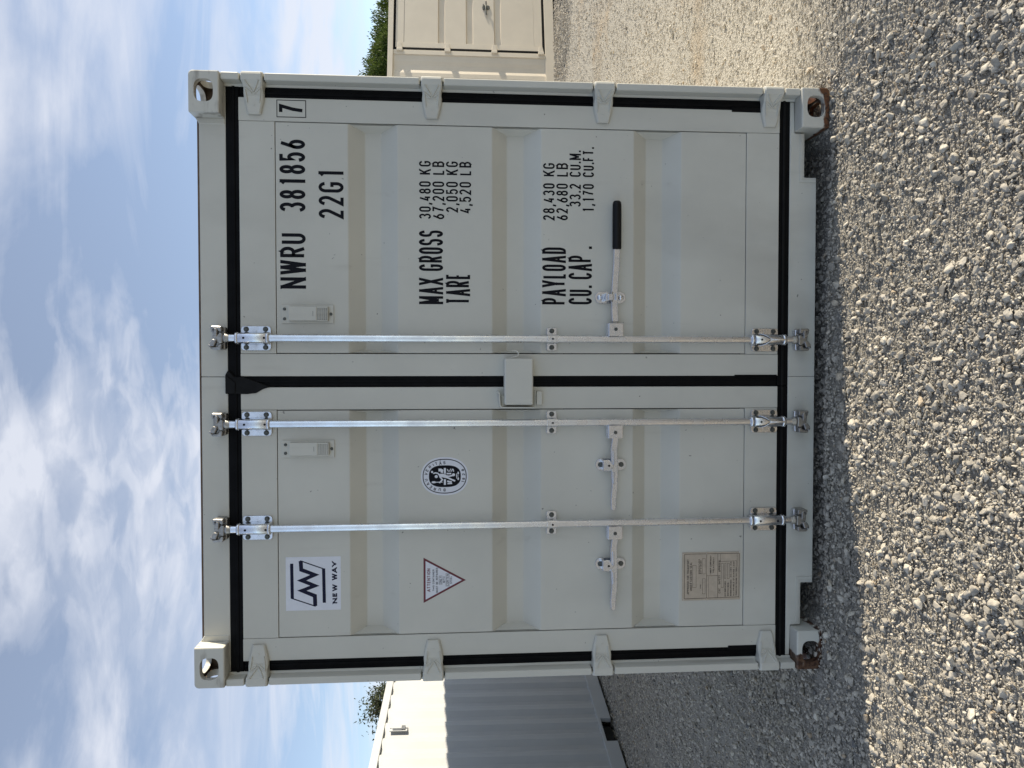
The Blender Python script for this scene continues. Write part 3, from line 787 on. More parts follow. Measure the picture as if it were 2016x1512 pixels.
def ventilator(x0, x1, door):
    b = MB(); z0, z1 = 2.045, 2.2525; w = x1-x0; y = YP
    b.box(x0, x1, y-.0055, y-.001, z0, z1, 'grey', .0015)
    cx0, cx1 = x0+.010, x1-.008; cz1 = z1-.030
    b.box(cx0, cx1, y-.024, y-.003, 2.110, cz1, 'grey', .003)
    # grille under the hood: bars over a dark opening
    gz0, gz1 = 2.067, 2.1095; b.box(cx0+.002, cx1-.004, y-.010, y-.003, gz0, gz1, 'hole')
    b.box(cx0, cx0+.003, y-.0235, y-.003, gz0, gz1, 'grey'); b.box(cx1-.004, cx1-.001, y-.0235, y-.003, gz0, gz1, 'grey')
    for i in range(11):
        xx = cx0+.003+(cx1-cx0-.008)*i/10; b.box(xx-.0014, xx+.0014, y-.0225, y-.009, gz0, gz1, 'grey')
    for i in range(6):
        zz = gz0+(gz1-gz0)*i/5; b.box(cx0, cx1-.001, y-.0215, y-.0095, zz-.0012, zz+.0012, 'grey')
    b.box((cx0+cx1)/2-.010, (cx0+cx1)/2+.010, y-.0245, y-.0235, 2.124, 2.1252, 'bolt')
    for xx, zz in ((x0+.018, z1-.012), (x1-.018, z1-.012), ((x0+x1)/2, z0+.011)): b.cyl_y(xx, zz, y-.010, y-.003, .0062, 'bolt', 10, .002)
    b.build('ventilator', door)
ventilator(.2365, .3120, DR); ventilator(-.3078, -.2372, DL)

# ------------------------------------------------------------------ lettering and stickers
YT = YP-.0005
def line(s, x0, x1, z0, z1, t, name='lettering', gap=.12, y=None):
    """one stencilled line, a part of the door"""
    b = MB()
    if isinstance(s, str): s = [(s, x0, x1)]
    for w, a, c in s: text(b, w, a, c, z0, z1, YT if y is None else y, 'ink', t, gap=gap)
    return b.build(name, DR)
line('NWRU', .3768, .5990, 2.1555, 2.2570, .0134); line('381856', .6865, .9745, 2.1555, 2.2575, .0134, gap=.14)
line('22G1', .6605, .8600, 2.0035, 2.1035, .0128, gap=.14)
b = MB(); yb = YF-.0005
text(b, '7', 1.0755, 1.1140, 2.1580, 2.2570, yb, 'ink', .0135)
put_strokes(b, [([(1.063, 2.1515), (1.130, 2.1515), (1.130, 2.2650), (1.063, 2.2650)], True)], .0030, yb, 'ink', lambda v: v)
b.build('check_digit', DR)
t1 = .0104; t2 = .0068
line('MAX GROSS', .3175, .6185, 1.6030, 1.7012, t1); line('TARE', .3180, .4440, 1.4925, 1.5910, t1)
for s, xs, un, za, zb in (('30,480', .6650, 'KG', 1.6520, 1.7000), ('67,200', .6645, 'LB', 1.5975, 1.6460), ('2,050', .6930, 'KG', 1.5415, 1.5905), ('4,520', .6905, 'LB', 1.4875, 1.5360)):
    line(s, xs, .8175, za, zb, t2, gap=.14); line(un, .8450, .9000, za, zb, t2, gap=.2)
line('PAYLOAD', .3195, .5550, 1.0955, 1.1945, t1); line('CU. CAP .', .3205, .5585, .9860, 1.0845, t1)
for s, xs, un, x1, za, zb in (('28,430', .6665, 'KG', .9015, 1.1425, 1.1912), ('62,680', .6675, 'LB', .9030, 1.0875, 1.1362), ('33.2', .7245, 'CU.M.', .9555, 1.0335, 1.0810), ('1,170', .7015, 'CU.FT.', .9700, .9785, 1.0258)):
    line(s, xs, .8185, za, zb, t2, gap=.14); line(un, .8475, x1, za, zb, t2, gap=.14)

# company sticker: white square, navy zigzag mark between two bars
b = MB(); y0 = YP-.0006
x0, x1, z0, z1 = -.9350, -.7150, 2.0235, 2.2445
b.box(x0, x1, y0, YP+.0005, z0, z1, 'vinyl')
def tf(p): return (x0+(921-p[1])/406*(x1-x0), z1-(p[0]-765)/409*(z1-z0))
S = (x1-x0)/406; yy = y0-.0003
put_strokes(b, [([tf(p) for p in ((809, 564), (812, 830))], False), ([tf(p) for p in ((1046, 605), (1050, 866))], False)], 24*S, yy, 'navy', lambda v: v)
put_strokes(b, [([tf(p) for p in ((982, 889), (980, 812), (884, 770), (980, 735), (882, 693), (980, 652), (880, 612), (876, 545))], False)], 29*S, yy, 'navy', lambda v: v)
put_strokes(b, [([tf(p) for p in ((806, 826), (985, 891))], False), ([tf(p) for p in ((872, 543), (1046, 608))], False)], 8*S, yy, 'navy', lambda v: v)
text(b, 'NEW', tf((0, 873))[0], tf((0, 728))[0], tf((1146, 0))[1], tf((1111, 0))[1], yy, 'navy', 10*S, gap=.12)
text(b, 'WAY', tf((0, 696))[0], tf((0, 553))[0], tf((1146, 0))[1], tf((1108, 0))[1], yy, 'navy', 10*S, gap=.07)
b.build('company_sticker', DL)

# repair notice: white triangle with a dark red border
b = MB(); A, B_, C_ = (-.9158, 1.6865), (-.7277, 1.6865), (-.8240, 1.5120)
b.prism([A, B_, C_], y0, YP+.0005, 'red', 'y')
cx, cz = (A[0]+B_[0]+C_[0])/3, (A[1]+B_[1]+C_[1])/3
poly(b, [(cx+(p[0]-cx)*.855, cz+(p[1]-cz)*.855) for p in (A, B_, C_)], yy, 'vinyl')
def tt(p): return (A[0]+(1345-p[1])/1125*(B_[0]-A[0]), 1.6865-(p[0]-170)/1060*(1.6865-1.512))
y3 = yy-.0003
for s, ya, yb2, xa, xb, k, t in (('ATTENTION', 1068, 492, 340, 258, 'red', .0024), ('THIS CONTAINER', 1055, 515, 440, 395, 'ink', .0013), ('MUST BE REPAIRED', 1092, 478, 530, 480, 'ink', .0013),
                             ('ONLY', 875, 690, 628, 568, 'ink', .0012), ('WITH', 855, 700, 705, 660, 'ink', .0013), ('CORTEN', 925, 640, 802, 740, 'ink', .0013), ('STEEL', 880, 688, 882, 835, 'ink', .0013)):
    text(b, s, tt((0, ya))[0], tt((0, yb2))[0], tt((xa, 0))[1], tt((xb, 0))[1], y3, k, t)
for ya, yb2, xa, xb in ((890, 678, 636, 558), (940, 625, 814, 728)):
    put_strokes(b, [([tt(p) for p in ((xa, ya), (xa, yb2), (xb, yb2), (xb, ya))], True)], .0008, y3, 'ink', lambda v: v)
b.build('repair_sticker', DL)

# oval class mark: white oval, ring, dark field with a standing figure and emblems
b = MB(); ocx, ocz = -.3908, 1.5985; K = .1950/1165
def tv(p): return (ocx+(715-p[1])*K, ocz+(697-p[0])*K)
b.prism(superell(ocx, ocz, 475*K, 582*K, 2.25), y0, YP+.0005, 'vinyl', 'y')
put_strokes(b, [(superell(ocx, ocz, 418*K, 530*K, 2.25), True)], 20*K, yy, 'ink', lambda v: v)
poly(b, superell(ocx, ocz-.0008, 270*K, 392*K, 2.7), yy, 'ink')
def letter(ch, p, ang, h, w, t):
    c, s_ = math.cos(ang), math.sin(ang); o = tv(p)
    for pts, cl in GL[ch]:
        q = [(o[0]+((a-.5)*w)*c-((e-.5)*h)*s_, o[1]+((a-.5)*w)*s_+((e-.5)*h)*c) for a, e in pts]
        put_strokes(b, [(q, cl)], t, yy, 'ink', lambda v: v)
for ch, p in zip('BUREAUVERITAS', ((690, 1055), (575, 1045), (455, 1025), (355, 975), (285, 905), (243, 805), (243, 655), (268, 565), (338, 482), (418, 430), (492, 402), (590, 392), (690, 383))):
    o = tv(p); nx, nz = (o[0]-ocx)/(418*K)**2, (o[1]-ocz)/(530*K)**2
    letter(ch, p, math.atan2(nz, nx)-math.pi/2, 58*K, (40 if ch != 'I' else 2)*K, 13*K)
for ch, p, a in (('1', (1145, 852), -.25), ('8', (1162, 783), -.12), ('2', (1165, 675), .06), ('8', (1145, 566), .2)): letter(ch, p, a, 56*K, 38*K, 13*K)
yw = yy-.0005
def wh(pts, t): put_strokes(b, [([tv(p) for p in pts], False)], t*K, yw, 'vinyl', lambda v: v)
def disc(p, rx, rz): poly(b, superell(*tv(p), rz*K, rx*K, 2, 18), yw-.0004, 'vinyl')
disc((490, 720), 38, 38); disc((388, 605), 26, 28); disc((915, 680), 38, 36); disc((430, 860), 55, 26); disc((1030, 640), 20, 35); disc((1030, 780), 20, 35)
wh(((415, 645), (470, 628), (530, 640), (580, 705)), 30); wh(((560, 700), (640, 695), (720, 715)), 88); wh(((700, 700), (800, 718), (900, 695)), 36); wh(((690, 725), (800, 765), (870, 800), (955, 835)), 40)
wh(((590, 740), (640, 800), (565, 880)), 34); wh(((480, 860), (540, 860), (645, 860)), 18)
wh(((702, 512), (702, 652)), 52); wh(((702, 788), (702, 928)), 52); wh(((545, 560), (600, 560), (655, 590)), 70); wh(((600, 600), (655, 620)), 40)
wh(((760, 540), (790, 600)), 22); wh(((810, 600), (850, 530)), 18); wh(((850, 605), (895, 530)), 18); wh(((905, 540), (915, 605)), 26); wh(((745, 650), (858, 650)), 36)
wh(((992, 650), (992, 775)), 16); wh(((975, 712), (1045, 712)), 14); wh(((760, 835), (800, 850), (870, 860)), 44); wh(((765, 900), (880, 895)), 30)
b.build('class_sticker', DL)

# tan data plate
b = MB(); px0, px1, pz0, pz1 = -.9325, -.7270, .3440, .5965
b.box(px0, px1, YP-.0025, YP+.001, pz0, pz1, 'plate', .001)
yp = YP-.0025-.0003
def tp(p): return (px0+(1345-p[1])/1190*(px1-px0), pz1-(p[0]-165)/1435*(pz1-pz0))
def ln(pts, t=.0014, closed=False, k='plate_ink'): put_strokes(b, [([tp(p) for p in pts], closed)], t, yp, k, lambda v: v)
ln(((222, 1300), (222, 195), (1575, 195), (1575, 1280)), .0018, True)
ln(((768, 1290), (768, 205))); ln(((1045, 1280), (1045, 200))); ln(((768, 740), (1045, 740))); ln(((1525, 205), (1525, 380), (1110, 395), (1110, 205)), .001)
ln(((820, 760), (820, 1270)), .0008)
for s, xa, xb, ya, yb2, t in (('APPROVED FOR TRANSPORT', 335, 288, 1190, 325, .0015), ('UNDER CUSTOMS SEAL', 408, 358, 1105, 395, .0015), ('MANUFACTURER', 600, 570, 690, 325, .0012), ("NO. OF THE CONTAINER", 642, 612, 690, 355, .0011),
        ('TYPE', 636, 606, 1055, 950, .0011), ('TIMBER COMPONENT', 885, 850, 710, 235, .0013), ('TREATMENT', 958, 920, 680, 280, .0013), ('CSC', 1112, 1062, 1180, 1055, .0015), ('SAFETY', 1108, 1062, 960, 730, .0015), ('APPROVAL', 1112, 1062, 645, 345, .0015),
        ('DATE MANUFACTURED', 1248, 1215, 1260, 890, .0012), ('IDENTIFICATION NO.', 1318, 1285, 1255, 915, .0012), ('MAXIMUM GROSS MASS', 1388, 1355, 1255, 850, .0013), ('30,480 KG', 1386, 1352, 795, 400, .0012), ('ALLOWABLE STACKING LOAD', 1458, 1424, 1250, 400, .0013), ('TRANSVERSE RACKING TEST FORCE', 1522, 1490, 1250, 540, .0013)):
    text(b, s, tp((0, ya))[0], tp((0, yb2))[0], tp((xa, 0))[1], tp((xb, 0))[1], yp, 'plate_ink', t)
for xa, xb, ya, yb2 in ((425, 510, 1025, 475), (670, 735, 690, 310), (670, 735, 1185, 810), (1130, 1185, 1040, 440), (1210, 1245, 820, 440), (1285, 1330, 820, 440), (1505, 1530, 520, 400)):
    ln(((xa, ya), (xb, ya), (xb, yb2), (xa, yb2)), .001, True)
for q in ((200, 1320), (200, 195), (765, 1315), (765, 180), (1580, 165), (1580, 1310)): o = tp(q); b.cyl_y(o[0], o[1], yp-.0015, yp+.001, .0028, 'galv', 8)
b.build('data_plate', DL)

# ------------------------------------------------------------------ white container on the left
def white_container():
    ax = Vector((0.10894, 0.99383, 0)).normalized()
    s0 = -1.34
    base = Vector((-3.92427, 4.14191, -0.1475)) + Vector((0.10894, 0.99383, -0.02098))*s0
    t = thing('shipping_container', 'white container with corrugated side, its lower part in shade, left of the grey one', 'shipping container', base, (R(-1.2), 0, R(-6.256)))
    Ln = 6.06; W = 2.438
    def P(name, f, **kw): b = MB(); f(b); return b.build(name, t, **kw)
    P('side_wall', lambda b: CORR(b, 'white', -.012, 1, .15, Ln-.15, .15, 2.50))
    P('side_wall', lambda b: CORR(b, 'white', -W+.012, -1, .15, Ln-.15, .15, 2.50))
    P('top_rail', lambda b: b.box(-.002, -.06, .17, Ln-.17, 2.495, 2.575, 'white', .003))
    P('top_rail', lambda b: b.box(-W+.002, -W+.06, .17, Ln-.17, 2.495, 2.575, 'white', .003))
    pk = [(1.79, 2.20), (3.86, 4.27)]
    def rail(b, xa, xb):
        y = .17
        for p0, p1 in pk:
            b.box(xa, xb, y, p0, .02, .165, 'white', .003); b.box(xa, xb, p0, p1, .135, .1645, 'white', .002); y = p1
        b.box(xa, xb, y, Ln-.17, .02, .165, 'white', .003)
    P('bottom_rail', lambda b: rail(b, -.001, -.05)); P('bottom_rail', lambda b: rail(b, -W+.001, -W+.05))
    def pockets(b):
        for p0, p1 in pk: b.box(-.06, -W+.06, p0+.004, p1-.004, .125, .134, 'dark'); b.box(-.10, -.11, p0, p1, .02, .125, 'dark')
        b.box(-.055, -W+.055, .1, Ln-.1, .136, .16, 'dark')
    P('floor', pockets)
    P('roof', lambda b: b.box(-.06, -W+.06, .05, Ln-.05, 2.545, 2.57, 'white', .002))
    P('end_wall', lambda b: b.box(-.06, -W+.06, .04, .07, .1, 2.56, 'white', .002)); P('end_wall', lambda b: b.box(-.06, -W+.06, Ln-.07, Ln-.04, .1, 2.56, 'white', .002))
    for yy_ in (.0, Ln-.178):
        for xx in (0, -W+.162):
            for zz in (0, 2.591-.118): P('corner_casting', lambda b: b.box(xx, xx-.162, yy_, yy_+.178, zz, zz+.118, 'white', .01))
            P('corner_post', lambda b: b.box(xx-.002, xx-.15, yy_+.01, yy_+.16, .118, 2.473, 'white', .004))
    def vent(b):
        y0_, y1_, z0_, z1_ = 2.06, 2.14, 2.245, 2.435
        b.box(-.013, -.003, y0_, y1_, z0_, z1_, 'white', .002); b.box(-.006, .022, y0_+.012, y1_-.012, z0_+.06, z1_-.03, 'white', .003)
        for i in range(5): b.box(-.004, .018, y0_+.016+i*.012, y0_+.019+i*.012, z0_+.022, z0_+.06, 'white')
        b.box(-.004, .004, y0_+.013, y1_-.013, z0_+.022, z0_+.06, 'hole')
        for z_ in (z0_+.01, z1_-.012): b.tube([(-.005, (y0_+y1_)/2, z_), (.004, (y0_+y1_)/2, z_)], .006, 'bolt', 8)
    P('ventilator', vent)
white_container()

# ------------------------------------------------------------------ beige container with side doors on the right
def beige_container():
    t = thing('shipping_container', 'beige container with side doors facing the yard, behind on the right under the round conifer', 'shipping container', (4.426, 8.397, 0), (0, 0, R(14.5)))
    XL, XR, D = -.95, 5.11, 2.438
    K = 'beige'
    def P(name, f, par=t, **kw): b = MB(); f(b); return b.build(name, par, **kw)
    P('top_rail', lambda b: b.box(XL+.16, XR-.16, .0, .07, 2.505, 2.585, K, .004))
    P('bottom_rail', lambda b: b.box(XL+.16, XR-.16, .0, .07, .02, .165, K, .004))
    for zz in (0, 2.473):
        for xx in (XL, XR-.178):
            for yy_ in (-.004, D-.162): P('corner_casting', lambda b: b.box(xx, xx+.178, yy_, yy_+.162, zz, zz+.118, K, .01))
    for xx in (XL, XR-.16):
        for yy_ in (0, D-.15): P('corner_post', lambda b: b.box(xx+.002, xx+.155, yy_, yy_+.15, .118, 2.473, K, .004))
    P('roof', lambda b: b.box(XL+.05, XR-.05, .05, D-.05, 2.55, 2.575, K, .002))
    P('end_wall', lambda b: b.box(XL+.01, XL+.04, .14, D-.14, .12, 2.55, K)); P('end_wall', lambda b: b.box(XR-.04, XR-.01, .14, D-.14, .12, 2.55, K))
    P('side_wall', lambda b: b.box(XL+.15, XR-.15, D-.04, D-.01, .12, 2.55, K))
    P('floor', lambda b: b.box(XL+.05, XR-.05, .08, D-.08, .10, .16, 'dark'))
    def infill(x0, x1):
        def f(b):
            pts = [(x0, .035), (x0+.10, .035)]; x = x0+.10
            while x < x1-.30:
                pts += [(x+.06, .049), (x+.14, .049), (x+.20, .035), (x+.27, .035)]; x += .27
            pts.append((x1, .035)); vs = []; fs = []
            for xx, y_ in pts: vs += [(xx, y_, .166), (xx, y_, 2.504), (xx, y_+.003, 2.504), (xx, y_+.003, .166)]
            for i in range(len(pts)-1):
                for j in range(4): fs.append((i*4+j, i*4+(j+1) % 4, (i+1)*4+(j+1) % 4, (i+1)*4+j))
            b.add(vs, fs, K)
        return f
    P('infill_panel', infill(XL+.155, .425)); P('infill_panel', infill(3.05, XR-.155))
    for xx in (.425, 2.97): P('door_post', lambda b: b.box(xx, xx+.078, .020, .09, .166, 2.504, K, .003))
    zt, zb = 2.470, .205
    def door(x0, x1, hs):
        def f(b):
            b.box(x0, x0+.09, .020, .06, zb, zt, K, .002); b.box(x1-.09, x1, .020, .06, zb, zt, K, .002)
            b.box(x0+.092, x1-.092, .021, .06, zt-.125, zt, K, .002); b.box(x0+.092, x1-.092, .021, .06, zb, zb+.125, K, .002)
            pr = [(zt-.128, .024)]
            for a, c in ((1.825, 1.715), (1.392, 1.278), (.955, .845)): pr += [(a, .024), (a-.012, .060), (c+.012, .060), (c, .024)]
            pr.append((zb+.128, .024)); vs = []; fs = []
            for z, y_ in pr: vs += [(x0+.09, y_, z), (x1-.09, y_, z), (x1-.09, y_+.004, z), (x0+.09, y_+.004, z)]
            for i in range(len(pr)-1):
                for j in range(4): fs.append((i*4+j, i*4+(j+1) % 4, (i+1)*4+(j+1) % 4, (i+1)*4+j))
            b.add(vs, fs, K)
        dr = P('door', f)
        def gs(b):
            b.box(x0-.035, x1+.035, .022, .05, zt+.001, zt+.036, 'rubber', .002); b.box(x0-.035, x1+.035, .022, .05, zb-.038, zb-.001, 'rubber', .002)
            b.box(x0-.041, x0-.001, .021, .05, zb-.036, zt+.035, 'rubber', .002); b.box(x1+.001, x1+.018, .023, .05, zb, zt, 'rubber', .002)
        P('gasket', gs, dr)
        for z in (2.405, 1.675, .955, .23):
            xh = x0-.02 if hs > 0 else x1+.02
            def hg(b):
                b.box(xh-.055*hs, xh-.01*hs, -.012, .03, z-.045, z+.045, K, .004)
                b.prism([(xh-.012*hs, z-.042), (xh+.09*hs, z-.024), (xh+.09*hs, z+.024), (xh-.012*hs, z+.042)], .0, .0205, K, 'y', .003)
            P('hinge', hg, dr)
        return dr
    d1 = door(.545, 1.72, 1); door(1.745, 2.92, -1)
    def lever(b):
        x, z = 1.30, 1.075
        b.prism(superell(x, z, .040, .060, 3, 20), .012, .021, 'bolt', 'y', .002)
        b.tube([(x, .02, z), (x, -.02, z)], .018, 'forged', 10)
        b.tube([(x, -.018, z), (x-.07, -.03, z+.006), (x-.17, -.032, z-.004)], [.015, .013, .010], 'bolt', 10)
        b.box(x-.05, x+.05, -.004, .014, z+.035, z+.052, 'bolt', .004); b.tube([(x, -.01, z), (x+.08, -.02, z)], .010, 'bolt', 8)
    P('door_handle', lever, d1)
beige_container()

# ------------------------------------------------------------------ trees
def leaf_mat(name, a, c):
    m = bpy.data.materials.new(name); m.use_nodes = True; nt = m.node_tree; L = nt.links.new; b = nt.nodes['Principled BSDF']
    b.inputs['Roughness'].default_value = 0.6; b.inputs['Specular IOR Level'].default_value = 0.25
    geo = N(nt, 'ShaderNodeNewGeometry'); mx = N(nt, 'ShaderNodeMix', data_type='RGBA'); L(geo.outputs['Random Per Island'], mx.inputs[0])
    mx.inputs[6].default_value = (*a, 1); mx.inputs[7].default_value = (*c, 1); L(mx.outputs[2], b.inputs['Base Color'])
    tr = N(nt, 'ShaderNodeBsdfTranslucent'); L(mx.outputs[2], tr.inputs[0]); ms = N(nt, 'ShaderNodeMixShader'); ms.inputs[0].default_value = 0.3
    out = [n for n in nt.nodes if n.type == 'OUTPUT_MATERIAL'][0]; L(b.outputs[0], ms.inputs[1]); L(tr.outputs[0], ms.inputs[2]); L(ms.outputs[0], out.inputs[0])
    return m
M['conifer'] = leaf_mat('conifer_leaf', (.030, .060, .012), (.115, .150, .030))
M['leaf'] = leaf_mat('olive_leaf', (.035, .050, .022), (.095, .105, .050))
M['bark'] = mat('bark', (.075, .06, .048), 0.9, 0, 0.2, 0.4, 12, 0.5, 40)
def leaves(pos, nrm, size, aspect, name, parent, key):
    """one leaf-shaped quad (bent into two triangles) per position"""
    n = len(pos); up = rng.normal(0, 1, (n, 3)); nrm = nrm/np.linalg.norm(nrm, axis=1, keepdims=True)
    sd_ = np.cross(nrm, up); sd_ /= np.linalg.norm(sd_, axis=1, keepdims=True)+1e-9
    fw = np.cross(sd_, nrm); L_ = size[:, None]
    a = pos-sd_*L_/aspect/2; c = pos+sd_*L_/aspect/2; tip = pos+nrm*L_; bs = pos-nrm*L_*.35+fw*L_*.12
    co = np.stack([bs, c, tip, a], 1).reshape(-1, 3)
    me = bpy.data.meshes.new(name); q = np.arange(4*n).reshape(n, 4)
    me.from_pydata(co.tolist(), [], q.tolist()); me.materials.append(M[key]); me.update()
    o = bpy.data.objects.new(name, me); COL.objects.link(o); o.parent = parent; return o
def conifer():
    x, y = 6.0, 14.2; t = thing('conifer_tree', 'dense round-topped green conifer rising behind the beige container', 'tree', (x, y, 0))
    b = MB(); b.tube([(0, 0, -.05), (.03, 0, .8), (0, .02, 2.6)], [.22, .17, .05], 'bark', 10)
    for i in range(9):
        a = i*2.4; b.tube([(0, 0, .4+.2*i), (1.1*math.cos(a), 1.1*math.sin(a), 1.0+.22*i), (2.3*math.cos(a), 2.3*math.sin(a), 1.5+.2*i)], [.07, .045, .015], 'bark', 6)
    b.build('trunk', t)
    # clumps on a broad dome, each clump a spray of small upright leaves
    nc = 12000; th = rng.uniform(0, 2*np.pi, nc); h = rng.uniform(0, 1, nc)**.8; el = np.arcsin(h); rad = np.where(rng.uniform(0, 1, nc) < .4, rng.uniform(.82, .93, nc), rng.uniform(.94, 1.0, nc))
    lump = 1+.025*np.sin(7*th+1+3*el)+.022*np.sin(17*th+11*el)+.014*np.sin(31*th-23*el)
    c = np.stack([4.6*np.cos(el)*np.cos(th), 3.0*np.cos(el)*np.sin(th), 3.50*np.sin(el)], 1)*(rad*lump)[:, None]
    c = c[(c[:, 2] > .15) & ((c[:, 2] > 1.3) | (rng.uniform(0, 1, nc) < .3)) & ((c[:, 1] < 1.2) | (rng.uniform(0, 1, nc) < .3))]
    per = 36; p = np.repeat(c, per, 0); rr = rng.normal(0, 1, (len(p), 3))*np.array([.05, .05, .055]); p = p+rr
    out = p/np.array([4.6, 3.0, 3.50])**2; nrm = out/np.linalg.norm(out, axis=1, keepdims=True)+rng.normal(0, .40, p.shape)+np.array([0, 0, .25])
    leaves(p, nrm, rng.uniform(.03, .055, len(p)), 1.8, 'crown', t, 'conifer')
conifer()
def sparse_tree(x, y, z, h, r_, label, nb, per, group):
    t = thing('broadleaf_tree', label, 'tree', (x, y, z), group=group)
    b = MB(); b.tube([(0, 0, -.05), (.04, .02, h*.35), (0, .05, h*.62), (.03, 0, h*.9)], [.11, .08, .05, .012], 'bark', 9)
    tips = []
    for i in range(nb):
        a = rng.uniform(0, 6.28); z0 = h*rng.uniform(.35, .85); l = r_*rng.uniform(.5, 1.0)*(1-.45*max(0, (z0/h-.6)/.4)); z1 = min(h, z0+l*rng.uniform(.4, .9))
        p0 = np.array([.02, .02, z0]); p1 = np.array([l*np.cos(a), l*np.sin(a), z1]); md = (p0+p1)/2+rng.normal(0, .05, 3)
        b.tube([p0, md, p1], [.022, .014, .004], 'bark', 5)
        for q in range(5):
            f = rng.uniform(.4, 1.05); pp = p0+(p1-p0)*f; e = pp+rng.normal(0, .20, 3); b.tube([pp, e], [.006, .002], 'bark', 4); tips.append(e); tips.append(pp)
    b.build('trunk', t)
    tips = np.array(tips); p = np.repeat(tips, per, 0)+rng.normal(0, .085, (len(tips)*per, 3))
    leaves(p, rng.normal(0, 1, p.shape)+np.array([0, 0, .3]), rng.uniform(.04, .075, len(p)), 1.8, 'crown', t, 'leaf')
sparse_tree(-7.15, 12.7, 0, 3.72, .55, 'sparse olive green tree showing over the white container next to the grey one', 40, 16, None)
sparse_tree(-7.95, 12.9, 0, 3.40, .45, 'smaller thin tree whose top just shows over the white container', 16, 9, None)

# ------------------------------------------------------------------ gravel: one mass of loose stones
def stone_material():
    m = bpy.data.materials.new('crushed_limestone'); m.use_nodes = True; nt = m.node_tree; L = nt.links.new; b = nt.nodes['Principled BSDF']
    b.inputs['Roughness'].default_value = 0.85; b.inputs['Specular IOR Level'].default_value = 0.25
    at = N(nt, 'ShaderNodeAttribute', attribute_name='tone', attribute_type='INSTANCER')
    cr = N(nt, 'ShaderNodeValToRGB'); L(at.outputs['Fac'], cr.inputs[0]); e = cr.color_ramp.elements
    e[0].position, e[0].color = 0.0, (.16, .16, .155, 1); e[1].position, e[1].color = 1.0, (.44, .345, .235, 1)
    for p, c in ((.22, (.295, .272, .232)), (.5, (.455, .415, .345)), (.75, (.56, .512, .425)), (.9, (.62, .575, .48))): n = e.new(p); n.color = (*c, 1)
    geo = N(nt, 'ShaderNodeNewGeometry'); n1 = N(nt, 'ShaderNodeTexNoise'); L(geo.outputs['Position'], n1.inputs[0]); n1.inputs['Scale'].default_value = 120; n1.inputs['Detail'].default_value = 4
    mr = N(nt, 'ShaderNodeMapRange'); L(n1.outputs[0], mr.inputs[0]); mr.inputs[1].default_value = .3; mr.inputs[2].default_value = .7; mr.inputs[3].default_value = .78; mr.inputs[4].default_value = 1.12
    mx = N(nt, 'ShaderNodeMix', data_type='RGBA', blend_type='MULTIPLY'); mx.inputs[0].default_value = 1; L(cr.outputs[0], mx.inputs[6]); L(mr.outputs[0], mx.inputs[7]); L(mx.outputs[2], b.inputs['Base Color'])
    bp = N(nt, 'ShaderNodeBump'); bp.inputs['Strength'].default_value = .5; bp.inputs['Distance'].default_value = .003; L(n1.outputs[0], bp.inputs['Height']); L(bp.outputs[0], b.inputs['Normal'])
    return m

